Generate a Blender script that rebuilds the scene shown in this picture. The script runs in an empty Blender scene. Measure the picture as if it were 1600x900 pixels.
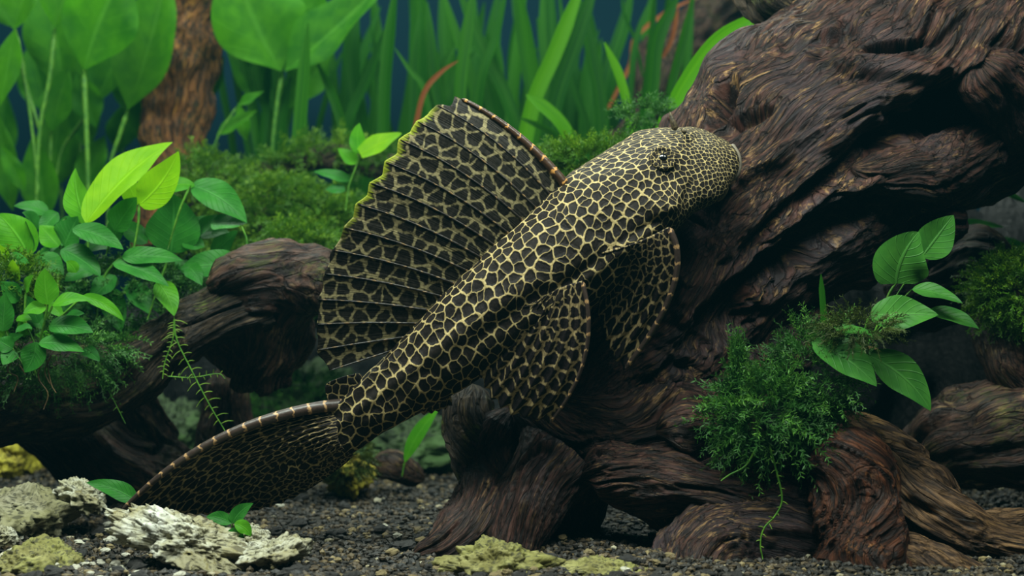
import bpy, math, random
import numpy as np
from mathutils import Vector
from mathutils.bvhtree import BVHTree

# ------------------------------------------------------------------ camera, world, lights, exposure
sc = bpy.context.scene
COL = sc.collection
F_PX, CAM_Y, CAM_Z = 2537.0, -0.80, 0.13          # focal length in pixels of the 1600x900 frame, camera place (metres)
cam_d = bpy.data.cameras.new('camera')
cam = bpy.data.objects.new('camera', cam_d); COL.objects.link(cam)
cam.location = (0, CAM_Y, CAM_Z); cam.rotation_euler = (math.pi/2, 0, 0)
cam_d.sensor_width = 36.0; cam_d.lens = 36.0*F_PX/1600.0
cam_d.clip_start = 0.02; cam_d.clip_end = 20
cam_d.dof.use_dof = True; cam_d.dof.focus_distance = 0.80; cam_d.dof.aperture_fstop = 10.0
sc.camera = cam
w = bpy.data.worlds.new('tank_room'); sc.world = w; w.use_nodes = True
bg = w.node_tree.nodes['Background']
bg.inputs[0].default_value = (0.05, 0.16, 0.30, 1); bg.inputs[1].default_value = 0.06
_wt = w.node_tree                                   # the water itself: thin blue-green haze that also swallows red
_vs = _wt.nodes.new('ShaderNodeVolumeScatter'); _vs.inputs['Color'].default_value = (0.10, 0.62, 0.80, 1); _vs.inputs['Density'].default_value = 0.014; _vs.inputs['Anisotropy'].default_value = 0.3
_va = _wt.nodes.new('ShaderNodeVolumeAbsorption'); _va.inputs['Color'].default_value = (0.30, 0.85, 0.90, 1); _va.inputs['Density'].default_value = 0.22
_ad = _wt.nodes.new('ShaderNodeAddShader'); _wt.links.new(_vs.outputs[0], _ad.inputs[0]); _wt.links.new(_va.outputs[0], _ad.inputs[1])
_wt.links.new(_ad.outputs[0], _wt.nodes['World Output'].inputs['Volume'])

def area(name, loc, target, sx, sy, power, col):
    l = bpy.data.lights.new(name, 'AREA'); l.shape = 'RECTANGLE'; l.size = sx; l.size_y = sy
    l.energy = power; l.color = col
    o = bpy.data.objects.new(name, l); COL.objects.link(o); o.location = loc
    o.rotation_euler = (Vector(target)-Vector(loc)).to_track_quat('-Z', 'Y').to_euler()
    return o
area('tank_lamp_rear_offscreen', (-0.10, 0.40, 0.62), (-0.10, 0.40, 0), 0.90, 0.20, 5.2, (1.0, 0.97, 0.86))     # the lamp bars on the tank hood,
area('tank_lamp_front_offscreen', (-0.08, -0.23, 0.62), (-0.04, 0.0, 0.10), 0.90, 0.16, 14.0, (1.0, 0.96, 0.85))   # above the frame; the front bar leans inwards
vs = sc.view_settings
vs.view_transform = 'Standard'; vs.look = 'None'; vs.exposure = 0.0; vs.gamma = 1.0; vs.use_curve_mapping = False

# ------------------------------------------------------------------ helpers
rng = np.random.default_rng(7)
random.seed(7)
PX = 0.80/F_PX                                     # metres per pixel in the plane of the fish (y = 0)

def P(px, py, Y=0.0):
    """direction of a photo pixel taken to the depth plane y = Y"""
    d = Y-CAM_Y
    return np.array([(px-800)/F_PX*d, Y, CAM_Z-(py-450)/F_PX*d])

def PA(px, py, Y):
    px, py, Y = np.broadcast_arrays(np.asarray(px, float), np.asarray(py, float), np.asarray(Y, float))
    d = Y-CAM_Y
    return np.stack([(px-800)/F_PX*d, Y, CAM_Z-(py-450)/F_PX*d], -1)

def toPX(v):
    d = v[..., 1]-CAM_Y
    return 800+v[..., 0]/d*F_PX, 450-(v[..., 2]-CAM_Z)/d*F_PX

_pr = np.random.default_rng(123)
_perm = np.tile(_pr.permutation(256), 3)
_g = _pr.normal(size=(256, 3)); _g /= np.linalg.norm(_g, axis=1)[:, None]

def perlin(p, seed=0):
    p = np.asarray(p, float)+seed*17.31
    sh = p.shape[:-1]; p = p.reshape(-1, 3)
    i = np.floor(p).astype(np.int64); f = p-i; i &= 255
    u = f*f*f*(f*(f*6-15)+10)
    out = np.zeros(len(p))
    for dx in (0, 1):
        wx = u[:, 0] if dx else 1-u[:, 0]
        for dy in (0, 1):
            wy = u[:, 1] if dy else 1-u[:, 1]
            for dz in (0, 1):
                wz = u[:, 2] if dz else 1-u[:, 2]
                h = _perm[_perm[_perm[(i[:, 0]+dx) & 255]+((i[:, 1]+dy) & 255)]+((i[:, 2]+dz) & 255)]
                gr = _g[h]
                out += wx*wy*wz*(gr[:, 0]*(f[:, 0]-dx)+gr[:, 1]*(f[:, 1]-dy)+gr[:, 2]*(f[:, 2]-dz))
    return (out*1.5).reshape(sh)

def fbm(p, octv=4, seed=0, gain=0.5):
    p = np.asarray(p, float); a, s = 1.0, 0.0
    for o in range(octv):
        s = s+a*perlin(p*(2.03**o), seed+o*3); a *= gain
    return s

def ridged(p, octv=3, seed=0):
    a, s = 1.0, 0.0
    for o in range(octv):
        s = s+a*(1-2*np.abs(perlin(np.asarray(p)*(2.1**o), seed+o*5))); a *= 0.5
    return s

def sstep(a, b, x):
    t = np.clip((x-a)/(b-a), 0, 1); return t*t*(3-2*t)

def smooth_path(pts, n):
    """Catmull-Rom through rows of pts, resampled evenly along the first three columns"""
    p = np.asarray(pts, float)
    if len(p) == 2:
        p = np.stack([p[0], (p[0]*2+p[1])/3, (p[0]+p[1]*2)/3, p[1]])
    q = np.vstack([2*p[0]-p[1], p, 2*p[-1]-p[-2]])
    out = []
    for k in range(len(p)-1):
        t = np.linspace(0, 1, 40, endpoint=False)[:, None]
        a, b, c, d = q[k], q[k+1], q[k+2], q[k+3]
        out.append(0.5*((2*b)+(c-a)*t+(2*a-5*b+4*c-d)*t*t+(3*b-a-3*c+d)*t**3))
    out.append(p[-1][None]); o = np.vstack(out)
    m = min(3, o.shape[1])
    s = np.r_[0, np.cumsum(np.linalg.norm(np.diff(o[:, :m], axis=0), axis=1))]
    t = np.linspace(0, s[-1], n)
    return np.stack([np.interp(t, s, o[:, k]) for k in range(o.shape[1])], 1), t

def norm(v):
    return v/np.maximum(np.linalg.norm(v, axis=-1, keepdims=True), 1e-12)

# --- scene-graph helpers
def put(o, label=None, cat=None, group=None, kind=None):
    if label: o['label'] = label
    if cat: o['category'] = cat
    if group: o['group'] = group
    if kind: o['kind'] = kind
    return o

def thing(name, loc, label, cat, group=None):
    o = bpy.data.objects.new(name, None); COL.objects.link(o); o.empty_display_size = 0.01
    o.location = Vector(loc)
    return put(o, label, cat, group)

def root_loc(parent):
    l = np.zeros(3)
    while parent is not None:
        l = l+np.array(parent.location); parent = parent.parent
    return l

def mk(name, verts, faces, mat, parent=None, uvs=None, attrs=None, smooth=True, origin=None, label=None):
    """faces: (F,k) int array or list of such arrays; uvs: dict name -> per-vertex (V,2) or per-loop (L,2)"""
    verts = np.asarray(verts, float).reshape(-1, 3)
    fl = faces if isinstance(faces, list) else [faces]
    fl = [np.asarray(f, np.int64) for f in fl if len(f)]
    if parent is not None: org = root_loc(parent)
    elif origin is None:
        org = np.array([verts[:, 0].mean(), verts[:, 1].mean(), verts[:, 2].min()])
    else: org = np.asarray(origin, float)
    me = bpy.data.meshes.new(name)
    me.vertices.add(len(verts)); me.vertices.foreach_set('co', (verts-org).astype(np.float32).ravel())
    li = np.concatenate([f.ravel() for f in fl]); cnt = np.concatenate([np.full(len(f), f.shape[1]) for f in fl])
    me.loops.add(len(li)); me.loops.foreach_set('vertex_index', li.astype(np.int32))
    me.polygons.add(len(cnt)); st = np.r_[0, np.cumsum(cnt)[:-1]]
    me.polygons.foreach_set('loop_start', st.astype(np.int32))
    me.polygons.foreach_set('loop_total', cnt.astype(np.int32))
    me.update(calc_edges=True)
    me.polygons.foreach_set('use_smooth', np.full(len(cnt), smooth))
    for k, uv in (uvs or {}).items():
        uv = np.asarray(uv, np.float32).reshape(-1, 2)
        if len(uv) == len(verts) and len(uv) != len(li): uv = uv[li]
        elif len(uv) == len(verts): uv = uv[li]
        l = me.uv_layers.new(name=k); l.data.foreach_set('uv', uv.ravel())
    for k, a in (attrs or {}).items():
        a = np.asarray(a, np.float32)
        if a.ndim == 2:
            at = me.attributes.new(k, 'FLOAT_VECTOR', 'POINT'); at.data.foreach_set('vector', a.ravel())
        else:
            at = me.attributes.new(k, 'FLOAT', 'POINT'); at.data.foreach_set('value', a.ravel())
    me.materials.append(mat); me.validate(); me.update()
    o = bpy.data.objects.new(name, me); COL.objects.link(o)
    if parent is not None: o.parent = parent
    else: o.location = Vector(org)
    if label: o['label'] = label
    return o

def grid_faces(nu, nv, closed=False, off=0):
    i, j = np.meshgrid(np.arange(nu-1), np.arange(nv if closed else nv-1), indexing='ij')
    j2 = (j+1) % nv
    return (np.stack([i*nv+j, (i+1)*nv+j, (i+1)*nv+j2, i*nv+j2], -1).reshape(-1, 4))+off

def seam_uv(uvg, nu, nv):
    """uvg (nu, nv+1, 2): loop uvs for grid_faces(nu, nv, closed=True)"""
    i, j = np.meshgrid(np.arange(nu-1), np.arange(nv), indexing='ij')
    return np.stack([uvg[i, j], uvg[i+1, j], uvg[i+1, j+1], uvg[i, j+1]], 2).reshape(-1, 2)

def frames(c):
    t = norm(np.gradient(c, axis=0))
    ref = np.array([0., 1., 0.]) if abs(t[:, 1]).mean() < 0.75 else np.array([0., 0., 1.])
    n = norm(np.cross(t, ref)); b = norm(np.cross(n, t))
    return t, n, b

def tube(pts, rad, seg=7, n=None):
    """closed tube along world points; returns verts, faces, (v along, u around)"""
    pts = np.asarray(pts, float)
    rad = np.broadcast_to(np.asarray(rad, float), (len(pts),))
    c, t = smooth_path(np.c_[pts, rad], n or max(6, len(pts)*4))
    r = np.maximum(c[:, 3], 1e-5); c = c[:, :3]
    r = r.copy(); r[0] *= 0.35; r[-1] *= 0.35
    T, N, B = frames(c)
    th = np.linspace(0, 2*np.pi, seg, endpoint=False)
    V = c[:, None]+r[:, None, None]*(np.cos(th)[None, :, None]*N[:, None]+np.sin(th)[None, :, None]*B[:, None])
    Fq = grid_faces(len(c), seg, True)
    uv = np.stack(np.broadcast_arrays((th/6.2832)[None, :], t[:, None]), -1)
    nv = len(c)*seg
    cap = [np.arange(seg)[::-1][None], (np.arange(seg)+nv-seg)[None]]
    return V.reshape(-1, 3), [Fq]+cap, uv.reshape(-1, 2)

# --- node helpers
class NT:
    def __init__(s, name, disp=False):
        s.m = bpy.data.materials.new(name); s.m.use_nodes = True
        s.t = s.m.node_tree; s.b = s.t.nodes['Principled BSDF']; s.out = s.t.nodes['Material Output']
    def node(s, typ, props=None, **inp):
        n = s.t.nodes.new(typ)
        for k, v in (props or {}).items(): setattr(n, k, v)
        for k, v in inp.items():
            s.set(n.inputs[int(k[1:]) if k[0] == 'i' and k[1:].isdigit() else k.replace('_', ' ')], v)
        return n
    def set(s, sock, v):
        if isinstance(v, bpy.types.NodeSocket): s.t.links.new(v, sock)
        elif isinstance(v, (tuple, list)):
            sock.default_value = tuple(v) if len(v) != 3 or sock.type == 'VECTOR' else (*v, 1)
        else: sock.default_value = v
    def math(s, op, a, b=0.0, c=0.0, clamp=False):
        n = s.node('ShaderNodeMath', dict(operation=op, use_clamp=clamp), i0=a, i1=b, i2=c); return n.outputs[0]
    def vmul(s, v, x):
        n = s.node('ShaderNodeVectorMath', dict(operation='MULTIPLY'), i0=v, i1=x); return n.outputs[0]
    def vadd(s, v, x):
        n = s.node('ShaderNodeVectorMath', dict(operation='ADD'), i0=v, i1=x); return n.outputs[0]
    def noise(s, v, scale, detail=3.0, rough=0.55, dist=0.0, col=False):
        n = s.node('ShaderNodeTexNoise', None, Vector=v, Scale=scale, Detail=detail, Roughness=rough, Distortion=dist)
        return n.outputs['Color' if col else 'Fac']
    def voro(s, v, scale, feature='F1', dim='3D', rand=1.0, out='Distance'):
        n = s.node('ShaderNodeTexVoronoi', dict(feature=feature, voronoi_dimensions=dim), Vector=v, Scale=scale, Randomness=rand)
        return n.outputs[out]
    def rng(s, x, a, b, c=0.0, d=1.0, smooth=True):
        n = s.node('ShaderNodeMapRange', dict(interpolation_type='SMOOTHSTEP' if smooth else 'LINEAR'), i0=x, i1=a, i2=b, i3=c, i4=d)
        return n.outputs[0]
    def mix(s, f, a, b, mode='MIX'):
        n = s.t.nodes.new('ShaderNodeMix'); n.data_type = 'RGBA'; n.blend_type = mode
        s.set(n.inputs[0], f); s.set(n.inputs[6], a); s.set(n.inputs[7], b); return n.outputs[2]
    def ramp(s, f, stops):
        n = s.t.nodes.new('ShaderNodeValToRGB'); s.set(n.inputs[0], f); e = n.color_ramp.elements
        while len(e) < len(stops): e.new(0.5)
        for el, (p, c) in zip(e, stops): el.position = p; el.color = (*c, 1)
        return n.outputs[0]
    def attr(s, name, out='Vector'):
        return s.node('ShaderNodeAttribute', dict(attribute_name=name)).outputs[out]
    def uv(s, name): return s.node('ShaderNodeUVMap', dict(uv_map=name)).outputs[0]
    def sep(s, v):
        n = s.node('ShaderNodeSeparateXYZ', None, i0=v); return n.outputs
    def comb(s, x, y, z=0.0):
        return s.node('ShaderNodeCombineXYZ', None, i0=x, i1=y, i2=z).outputs[0]
    def bump(s, h, dist, strength=1.0, nrm=None):
        n = s.node('ShaderNodeBump', None, Height=h, Distance=dist, Strength=strength)
        if nrm is not None: s.set(n.inputs['Normal'], nrm)
        return n.outputs[0]
    def fin(s, col=None, rough=None, bump=None, spec=None, transl=None, tcol=None):
        if col is not None: s.set(s.b.inputs['Base Color'], col)
        if rough is not None: s.set(s.b.inputs['Roughness'], rough)
        if bump is not None: s.set(s.b.inputs['Normal'], bump)
        if spec is not None: s.set(s.b.inputs['Specular IOR Level'], spec)
        if transl:
            tr = s.node('ShaderNodeBsdfTranslucent', None, Color=tcol if tcol is not None else col)
            mx = s.node('ShaderNodeMixShader', None, i0=transl, i1=s.b.outputs[0], i2=tr.outputs[0])
            s.t.links.new(mx.outputs[0], s.out.inputs[0])
        return s.m

# ------------------------------------------------------------------ materials
def wood_mat(name, dark, mid, tan, tan_amt=0.5, green=0.0, purple=0.3):
    m = NT(name); q = m.attr('grain'); h = m.attr('crest', 'Fac'); g = m.node('ShaderNodeNewGeometry').outputs['Position']
    n1 = m.noise(q, 640, 6, 0.70, 0.4)
    n2 = m.noise(q, 1700, 4, 0.65)
    n3 = m.noise(g, 22, 3, 0.55)
    col = m.ramp(n1, [(0.30, tuple(x*0.35 for x in dark)), (0.46, dark), (0.60, mid), (0.74, tuple(min(1, x*1.5) for x in mid))])
    col = m.mix(m.math('MULTIPLY', m.rng(n3, 0.48, 0.62), purple), col, (0.040, 0.030, 0.037))  # purple-grey sheen of the blue light, put into the wood colour
    crk = m.rng(m.math('ADD', m.voro(q, 330, 'DISTANCE_TO_EDGE', '3D', 1.0), m.math('MULTIPLY', m.math('SUBTRACT', n1, 0.5), 0.25)), 0.0, 0.07)
    # worn crests and loose splinters are paler wood
    crest = m.math('MULTIPLY', m.rng(h, 0.68, 1.0), m.rng(m.noise(q, 800, 4, 0.7), 0.52, 0.66))
    fleck = m.rng(m.noise(m.vmul(q, (1, 1, 2.2)), 900, 3, 0.6, 0.3), 0.68, 0.76)
    patch = m.rng(m.noise(g, 34, 3, 0.6), 0.50, 0.66)
    pc2 = m.rng(m.noise(g, 26, 4, 0.65), 0.44, 0.62, 0.22, 1.0)
    amt = m.math('MAXIMUM', m.math('MULTIPLY', crest, pc2), m.math('MULTIPLY', fleck, patch))
    col = m.mix(m.math('MULTIPLY', amt, tan_amt), col, m.mix(n2, tan, tuple(x*0.45 for x in tan)))
    if green:
        gm = m.math('MULTIPLY', m.rng(m.noise(g, 40, 4, 0.6), 0.52, 0.64), m.rng(n2, 0.45, 0.6))
        col = m.mix(m.math('MULTIPLY', gm, green), col, (0.10, 0.13, 0.015))
    b = m.bump(m.math('ADD', n1, m.math('MULTIPLY', crk, 0.9)), 0.0018, 1.0); b = m.bump(n2, 0.0005, 0.9, b)
    return m.fin(col, m.rng(n2, 0.3, 0.7, 0.42, 0.66), b, 0.22)

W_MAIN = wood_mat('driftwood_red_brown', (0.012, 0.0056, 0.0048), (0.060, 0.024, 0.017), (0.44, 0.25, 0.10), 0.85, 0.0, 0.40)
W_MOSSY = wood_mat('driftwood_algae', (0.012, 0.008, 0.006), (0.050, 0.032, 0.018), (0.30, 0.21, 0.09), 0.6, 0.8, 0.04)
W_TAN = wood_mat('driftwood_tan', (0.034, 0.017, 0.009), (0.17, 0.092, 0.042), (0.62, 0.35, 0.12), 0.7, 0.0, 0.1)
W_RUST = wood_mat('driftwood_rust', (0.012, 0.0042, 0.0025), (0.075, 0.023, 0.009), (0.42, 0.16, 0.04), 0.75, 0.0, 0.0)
W_BANK = wood_mat('added_bank_dark', (0.014, 0.013, 0.013), (0.036, 0.033, 0.031), (0.09, 0.08, 0.07), 0.4, 0.0, 0.0)  # near-black colour of the added banks that stand in for shade
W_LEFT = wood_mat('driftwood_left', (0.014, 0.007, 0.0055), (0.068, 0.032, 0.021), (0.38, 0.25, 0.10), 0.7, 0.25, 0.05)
W_ORANGE = wood_mat('branch_orange', (0.024, 0.010, 0.004), (0.24, 0.085, 0.020), (0.85, 0.36, 0.06), 0.95, 0.2, 0.0)

def leaf_mat(name, dark, light, transl=0.35, rough=0.38, vein=0.35, k=9.0):
    m = NT(name); u, v, _ = m.sep(m.uv('UVMap')); oi = m.node('ShaderNodeObjectInfo').outputs['Random']
    g = m.node('ShaderNodeTexCoord').outputs['Object']
    a = m.math('ABSOLUTE', m.math('SUBTRACT', u, 0.5))
    rib = m.rng(a, 0.012, 0.04, 1.0, 0.0)
    ph = m.math('FRACT', m.math('SUBTRACT', m.math('MULTIPLY', v, k), m.math('MULTIPLY', a, k*0.55)))
    lat = m.rng(m.math('ABSOLUTE', m.math('SUBTRACT', ph, 0.5)), 0.0, 0.10, 1.0, 0.0)
    n = m.noise(g, 90, 4, 0.6)
    f = m.math('ADD', m.math('MULTIPLY', m.rng(n, 0.3, 0.7), 0.6), m.math('MULTIPLY', oi, 0.4))
    col = m.mix(f, dark, light)
    vc = tuple(min(1, x*1.5+0.03) for x in light)
    col = m.mix(m.math('MULTIPLY', m.math('MAXIMUM', rib, m.math('MULTIPLY', lat, 0.35)), vein), col, vc)
    tc = m.mix(0.6, col, tuple(min(1, c*1.6) for c in light))
    hgt = m.math('SUBTRACT', m.math('MULTIPLY', n, 0.3), m.math('MAXIMUM', rib, m.math('MULTIPLY', lat, 0.5)))
    b = m.bump(hgt, 0.0006, 0.6)
    return m.fin(col, rough, b, 0.12, transl, tc)

L_BRIGHT = leaf_mat('leaf_lime', (0.11, 0.34, 0.004), (0.24, 0.50, 0.006), 0.5, 0.5)
L_FRESH = leaf_mat('leaf_fresh', (0.035, 0.20, 0.008), (0.10, 0.34, 0.012), 0.4, 0.42)
L_MID = leaf_mat('leaf_mid', (0.012, 0.095, 0.012), (0.035, 0.19, 0.020), 0.3, 0.42)
L_SWORD = leaf_mat('leaf_sword', (0.020, 0.14, 0.003), (0.070, 0.27, 0.004), 0.55, 0.55, 0.3, 6)
L_ANUB = leaf_mat('leaf_anubias', (0.022, 0.11, 0.016), (0.058, 0.21, 0.026), 0.3, 0.40, 0.30, 7)

def blade_mat(name, dark, light, transl=0.45):
    m = NT(name); u, v, _ = m.sep(m.uv('UVMap')); oi = m.node('ShaderNodeObjectInfo').outputs['Random']
    st = m.noise(m.comb(m.math('MULTIPLY', u, 9), m.math('MULTIPLY', v, 0.8), m.math('MULTIPLY', oi, 50)), 1.0, 3)
    col = m.mix(m.math('ADD', m.math('MULTIPLY', m.rng(st, 0.3, 0.7), 0.55), m.math('MULTIPLY', oi, 0.45)), dark, light)
    return m.fin(col, 0.5, m.bump(st, 0.0005, 0.4), 0.1, transl, col)
B_GREEN = blade_mat('blade_green', (0.007, 0.070, 0.005), (0.040, 0.17, 0.006))
B_LIT = blade_mat('blade_lit', (0.048, 0.21, 0.003), (0.105, 0.32, 0.005))  # lighter copy for the front blades; their stronger light is in the colour
B_BROWN = blade_mat('blade_brown', (0.13, 0.035, 0.010), (0.28, 0.085, 0.022), 0.2)

def plain(name, c0, c1, scale=120, rough=0.6, transl=0.0, bump=0.0006):
    m = NT(name); g = m.node('ShaderNodeTexCoord').outputs['Object']; n = m.noise(g, scale, 4, 0.6)
    return m.fin(m.mix(m.rng(n, 0.3, 0.7), c0, c1), rough, m.bump(n, bump, 0.6), 0.35, transl, None if not transl else c1)
STEM = plain('stem_green', (0.035, 0.14, 0.012), (0.11, 0.27, 0.02), 200, 0.5, 0.15)
STEM_B = plain('runner_brown', (0.05, 0.028, 0.012), (0.12, 0.075, 0.025), 200, 0.6)

def moss_mat(name, c0, c1, c2):
    m = NT(name); s = m.attr('tone', 'Fac')
    col = m.ramp(s, [(0.0, c0), (0.55, c1), (1.0, c2)])
    return m.fin(col, 0.55, None, 0.3, 0.35, col)
MOSS_L = moss_mat('moss_lime', (0.018, 0.055, 0.003), (0.058, 0.17, 0.005), (0.22, 0.36, 0.010))
MOSS_G = moss_mat('moss_green', (0.010, 0.045, 0.008), (0.035, 0.13, 0.016), (0.12, 0.30, 0.030))
MOSS_O = moss_mat('moss_olive', (0.020, 0.030, 0.006), (0.055, 0.085, 0.012), (0.13, 0.17, 0.02))

def rock_mat(name, pale, mid, dark, moss, moss_amt, pit=0.5):
    m = NT(name); g = m.node('ShaderNodeTexCoord').outputs['Object']
    n1 = m.noise(g, 60, 5, 0.65); n2 = m.noise(g, 210, 5, 0.7); n3 = m.noise(g, 32, 3, 0.5)
    col = m.mix(m.rng(n1, 0.38, 0.62), mid, pale)
    col = m.mix(m.math('MULTIPLY', m.rng(n2, 0.54, 0.62), pit), col, dark)
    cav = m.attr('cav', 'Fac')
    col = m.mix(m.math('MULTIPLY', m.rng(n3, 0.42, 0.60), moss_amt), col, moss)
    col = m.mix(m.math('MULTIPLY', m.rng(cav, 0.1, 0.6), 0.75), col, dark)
    b = m.bump(n2, 0.0012, 0.8); b = m.bump(n1, 0.003, 0.6, b)
    return m.fin(col, 0.75, b, 0.3)
R_WHITE = rock_mat('rock_white', (0.56, 0.56, 0.49), (0.28, 0.26, 0.16), (0.05, 0.042, 0.025), (0.17, 0.14, 0.045), 0.80, 0.9)
R_GREY = rock_mat('rock_grey', (0.27, 0.25, 0.17), (0.15, 0.135, 0.075), (0.030, 0.028, 0.016), (0.14, 0.13, 0.03), 0.5)
R_YELLOW = rock_mat('rock_yellow', (0.50, 0.43, 0.06), (0.28, 0.22, 0.025), (0.045, 0.038, 0.012), (0.32, 0.27, 0.015), 0.7, 0.6)
R_OLIVE = rock_mat('rock_olive', (0.27, 0.25, 0.095), (0.14, 0.125, 0.035), (0.028, 0.026, 0.012), (0.15, 0.15, 0.025), 0.6, 0.6)
R_DEEP = rock_mat('rock_deep', (0.06, 0.09, 0.035), (0.03, 0.045, 0.018), (0.008, 0.010, 0.006), (0.05, 0.10, 0.025), 0.8)

def grain_mat():
    m = NT('gravel_grains'); s = m.attr('tone', 'Fac')
    col = m.ramp(s, [(0.0, (0.006, 0.006, 0.006)), (0.40, (0.027, 0.019, 0.011)), (0.66, (0.072, 0.048, 0.023)),
                     (0.84, (0.12, 0.082, 0.034)), (0.94, (0.24, 0.18, 0.08)), (1.0, (0.42, 0.38, 0.26))])
    g = m.node('ShaderNodeNewGeometry').outputs['Position']; n = m.noise(g, 900, 3, 0.6)
    col = m.mix(m.rng(n, 0.35, 0.65, 0.0, 0.45), col, (0.008, 0.007, 0.006))
    return m.fin(col, 0.55, m.bump(n, 0.0005, 0.8), 0.4)
GRAIN = grain_mat()
PEB_DARK = plain('pebble_dark', (0.010, 0.010, 0.011), (0.034, 0.030, 0.026), 400, 0.5)
PEB_TAN = plain('pebble_tan', (0.12, 0.09, 0.04), (0.30, 0.23, 0.11), 300, 0.6)
PEB_PALE = plain('pebble_pale', (0.38, 0.35, 0.26), (0.62, 0.60, 0.50), 300, 0.6)
SOIL = plain('substrate_soil', (0.008, 0.007, 0.006), (0.026, 0.021, 0.015), 260, 0.8, 0, 0.002)

def back_mat():
    m = NT('back_panel_blue'); g = m.node('ShaderNodeNewGeometry').outputs['Position']
    n = m.noise(g, 260, 2, 0.5)
    return m.fin(m.mix(n, (0.0009, 0.017, 0.029), (0.0011, 0.020, 0.034)), 0.7, None, 0.1)
BACK = back_mat()

# --- fish skin: dark spots parted by a net of pale lines (a 2D voronoi net on its own uv map)
LINE_C, SPOT_C = (0.50, 0.40, 0.19), (0.007, 0.005, 0.005)
def skin_mat():
    m = NT('fish_skin'); uv = m.uv('pat')
    wn = m.node('ShaderNodeTexNoise', dict(noise_dimensions='2D'), Vector=uv, Scale=1.1, Detail=2.0)
    wv = m.vmul(m.vadd(wn.outputs['Color'], (-0.5, -0.5, -0.5)), (0.45, 0.45, 0.0))
    v = m.vadd(uv, wv)
    d = m.voro(v, 1.0, 'DISTANCE_TO_EDGE', '2D', 0.68)
    c = m.voro(v, 1.0, 'F1', '2D', 0.68, 'Color')
    f1 = m.voro(v, 1.0, 'F1', '2D', 0.68)
    n = m.node('ShaderNodeTexNoise', dict(noise_dimensions='2D'), Vector=uv, Scale=5.0, Detail=4.0).outputs['Fac']
    wdt = m.rng(n, 0.2, 0.8, 0.008, 0.066, False)
    d2 = m.math('SUBTRACT', d, m.math('MULTIPLY', m.math('MAXIMUM', m.math('SUBTRACT', f1, 0.42), 0.0), 0.30))
    line = m.rng(m.math('SUBTRACT', d2, wdt), -0.055, 0.035, 1.0, 0.0)
    tint = m.sep(c)[0]
    spot = m.mix(m.rng(n, 0.45, 0.75), m.mix(tint, SPOT_C, (0.012, 0.009, 0.007)), (0.020, 0.015, 0.011))
    lc = m.mix(m.rng(n, 0.3, 0.7), LINE_C, (0.30, 0.22, 0.085))
    col = m.mix(line, spot, lc)
    fine = m.node('ShaderNodeTexNoise', dict(noise_dimensions='2D'), Vector=uv, Scale=16.0, Detail=3.0).outputs['Fac']
    hgt = m.math('ADD', m.rng(d, 0.0, 0.3), m.math('MULTIPLY', fine, 0.5))
    d = m.math('SUBTRACT', d, 0.0)
    dot = m.rng(m.voro(uv, 5.0, 'F1', '2D'), 0.05, 0.12, 1.0, 0.0)
    hgt = m.math('ADD', hgt, m.math('MULTIPLY', dot, 0.5))
    return m.fin(col, m.rng(fine, 0.3, 0.7, 0.38, 0.6), m.bump(hgt, 0.0006, 0.6), 0.12)
SKIN = skin_mat()

def fin_mat(name, line, spot, lw=0.10, transl=0.25, rim=None, rays=0, rayd=0.5, warp=0.35):
    m = NT(name); uv = m.uv('pat'); a, b, _ = m.sep(m.uv('ab'))
    wn = m.node('ShaderNodeTexNoise', dict(noise_dimensions='2D'), Vector=uv, Scale=1.3, Detail=2.0)
    v = m.vadd(uv, m.vmul(m.vadd(wn.outputs['Color'], (-0.5, -0.5, -0.5)), (warp, warp, 0)))
    d = m.voro(v, 1.0, 'DISTANCE_TO_EDGE', '2D', 0.8)
    ff = m.voro(v, 1.0, 'F1', '2D', 0.8)
    d = m.math('SUBTRACT', d, m.math('MULTIPLY', m.math('MAXIMUM', m.math('SUBTRACT', ff, 0.42), 0.0), 0.25))
    n = m.node('ShaderNodeTexNoise', dict(noise_dimensions='2D'), Vector=uv, Scale=4.0, Detail=4.0).outputs['Fac']
    wdt = m.rng(n, 0.3, 0.75, 0.02, lw*1.3, False)
    ln = m.rng(m.math('SUBTRACT', d, wdt), -0.05, 0.07, 1.0, 0.0)
    sp = m.mix(m.rng(n, 0.35, 0.7), spot, tuple(x*2.1 for x in spot))
    col = m.mix(m.math('MULTIPLY', ln, m.rng(n, 0.25, 0.6, 0.45, 1.0)), sp, line)
    if rays:
        ph = m.math('ABSOLUTE', m.math('SUBTRACT', m.math('FRACT', m.math('MULTIPLY', a, rays)), 0.5))
        rl = m.rng(ph, 0.40, 0.50, 0.0, 1.0)
        col = m.mix(m.math('MULTIPLY', rl, rayd), col, tuple(x*0.5 for x in spot))
    st = m.node('ShaderNodeTexNoise', dict(noise_dimensions='2D'), Vector=m.comb(m.math('MULTIPLY', a, 160), m.math('MULTIPLY', b, 3)), Scale=1.0, Detail=2.0).outputs['Fac']
    col = m.mix(m.rng(st, 0.4, 0.7, 0, 0.35), col, tuple(x*0.7 for x in spot))
    if rim:
        rb = m.rng(m.math('ADD', b, m.math('MULTIPLY', m.math('SUBTRACT', st, 0.5), 0.10)), 0.95, 0.99)
        ra = m.math('MULTIPLY', m.rng(a, 0.06, 0.12), m.rng(a, 0.42, 0.62, 1.0, 0.0))
        col = m.mix(m.math('MULTIPLY', m.math('MULTIPLY', rb, ra), 0.85), col, rim)
    return m.fin(col, 0.45, m.bump(st, 0.0005, 0.6), 0.15, transl, col)
FIN_D = fin_mat('fish_dorsal_membrane', (0.33, 0.28, 0.14), (0.014, 0.012, 0.009), 0.07, 0.35, (0.34, 0.40, 0.03), 13, 0.35)
FIN_P = fin_mat('fish_paired_membrane', (0.48, 0.36, 0.17), (0.012, 0.009, 0.009), 0.085, 0.2, None, 9, 0.5)
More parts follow.
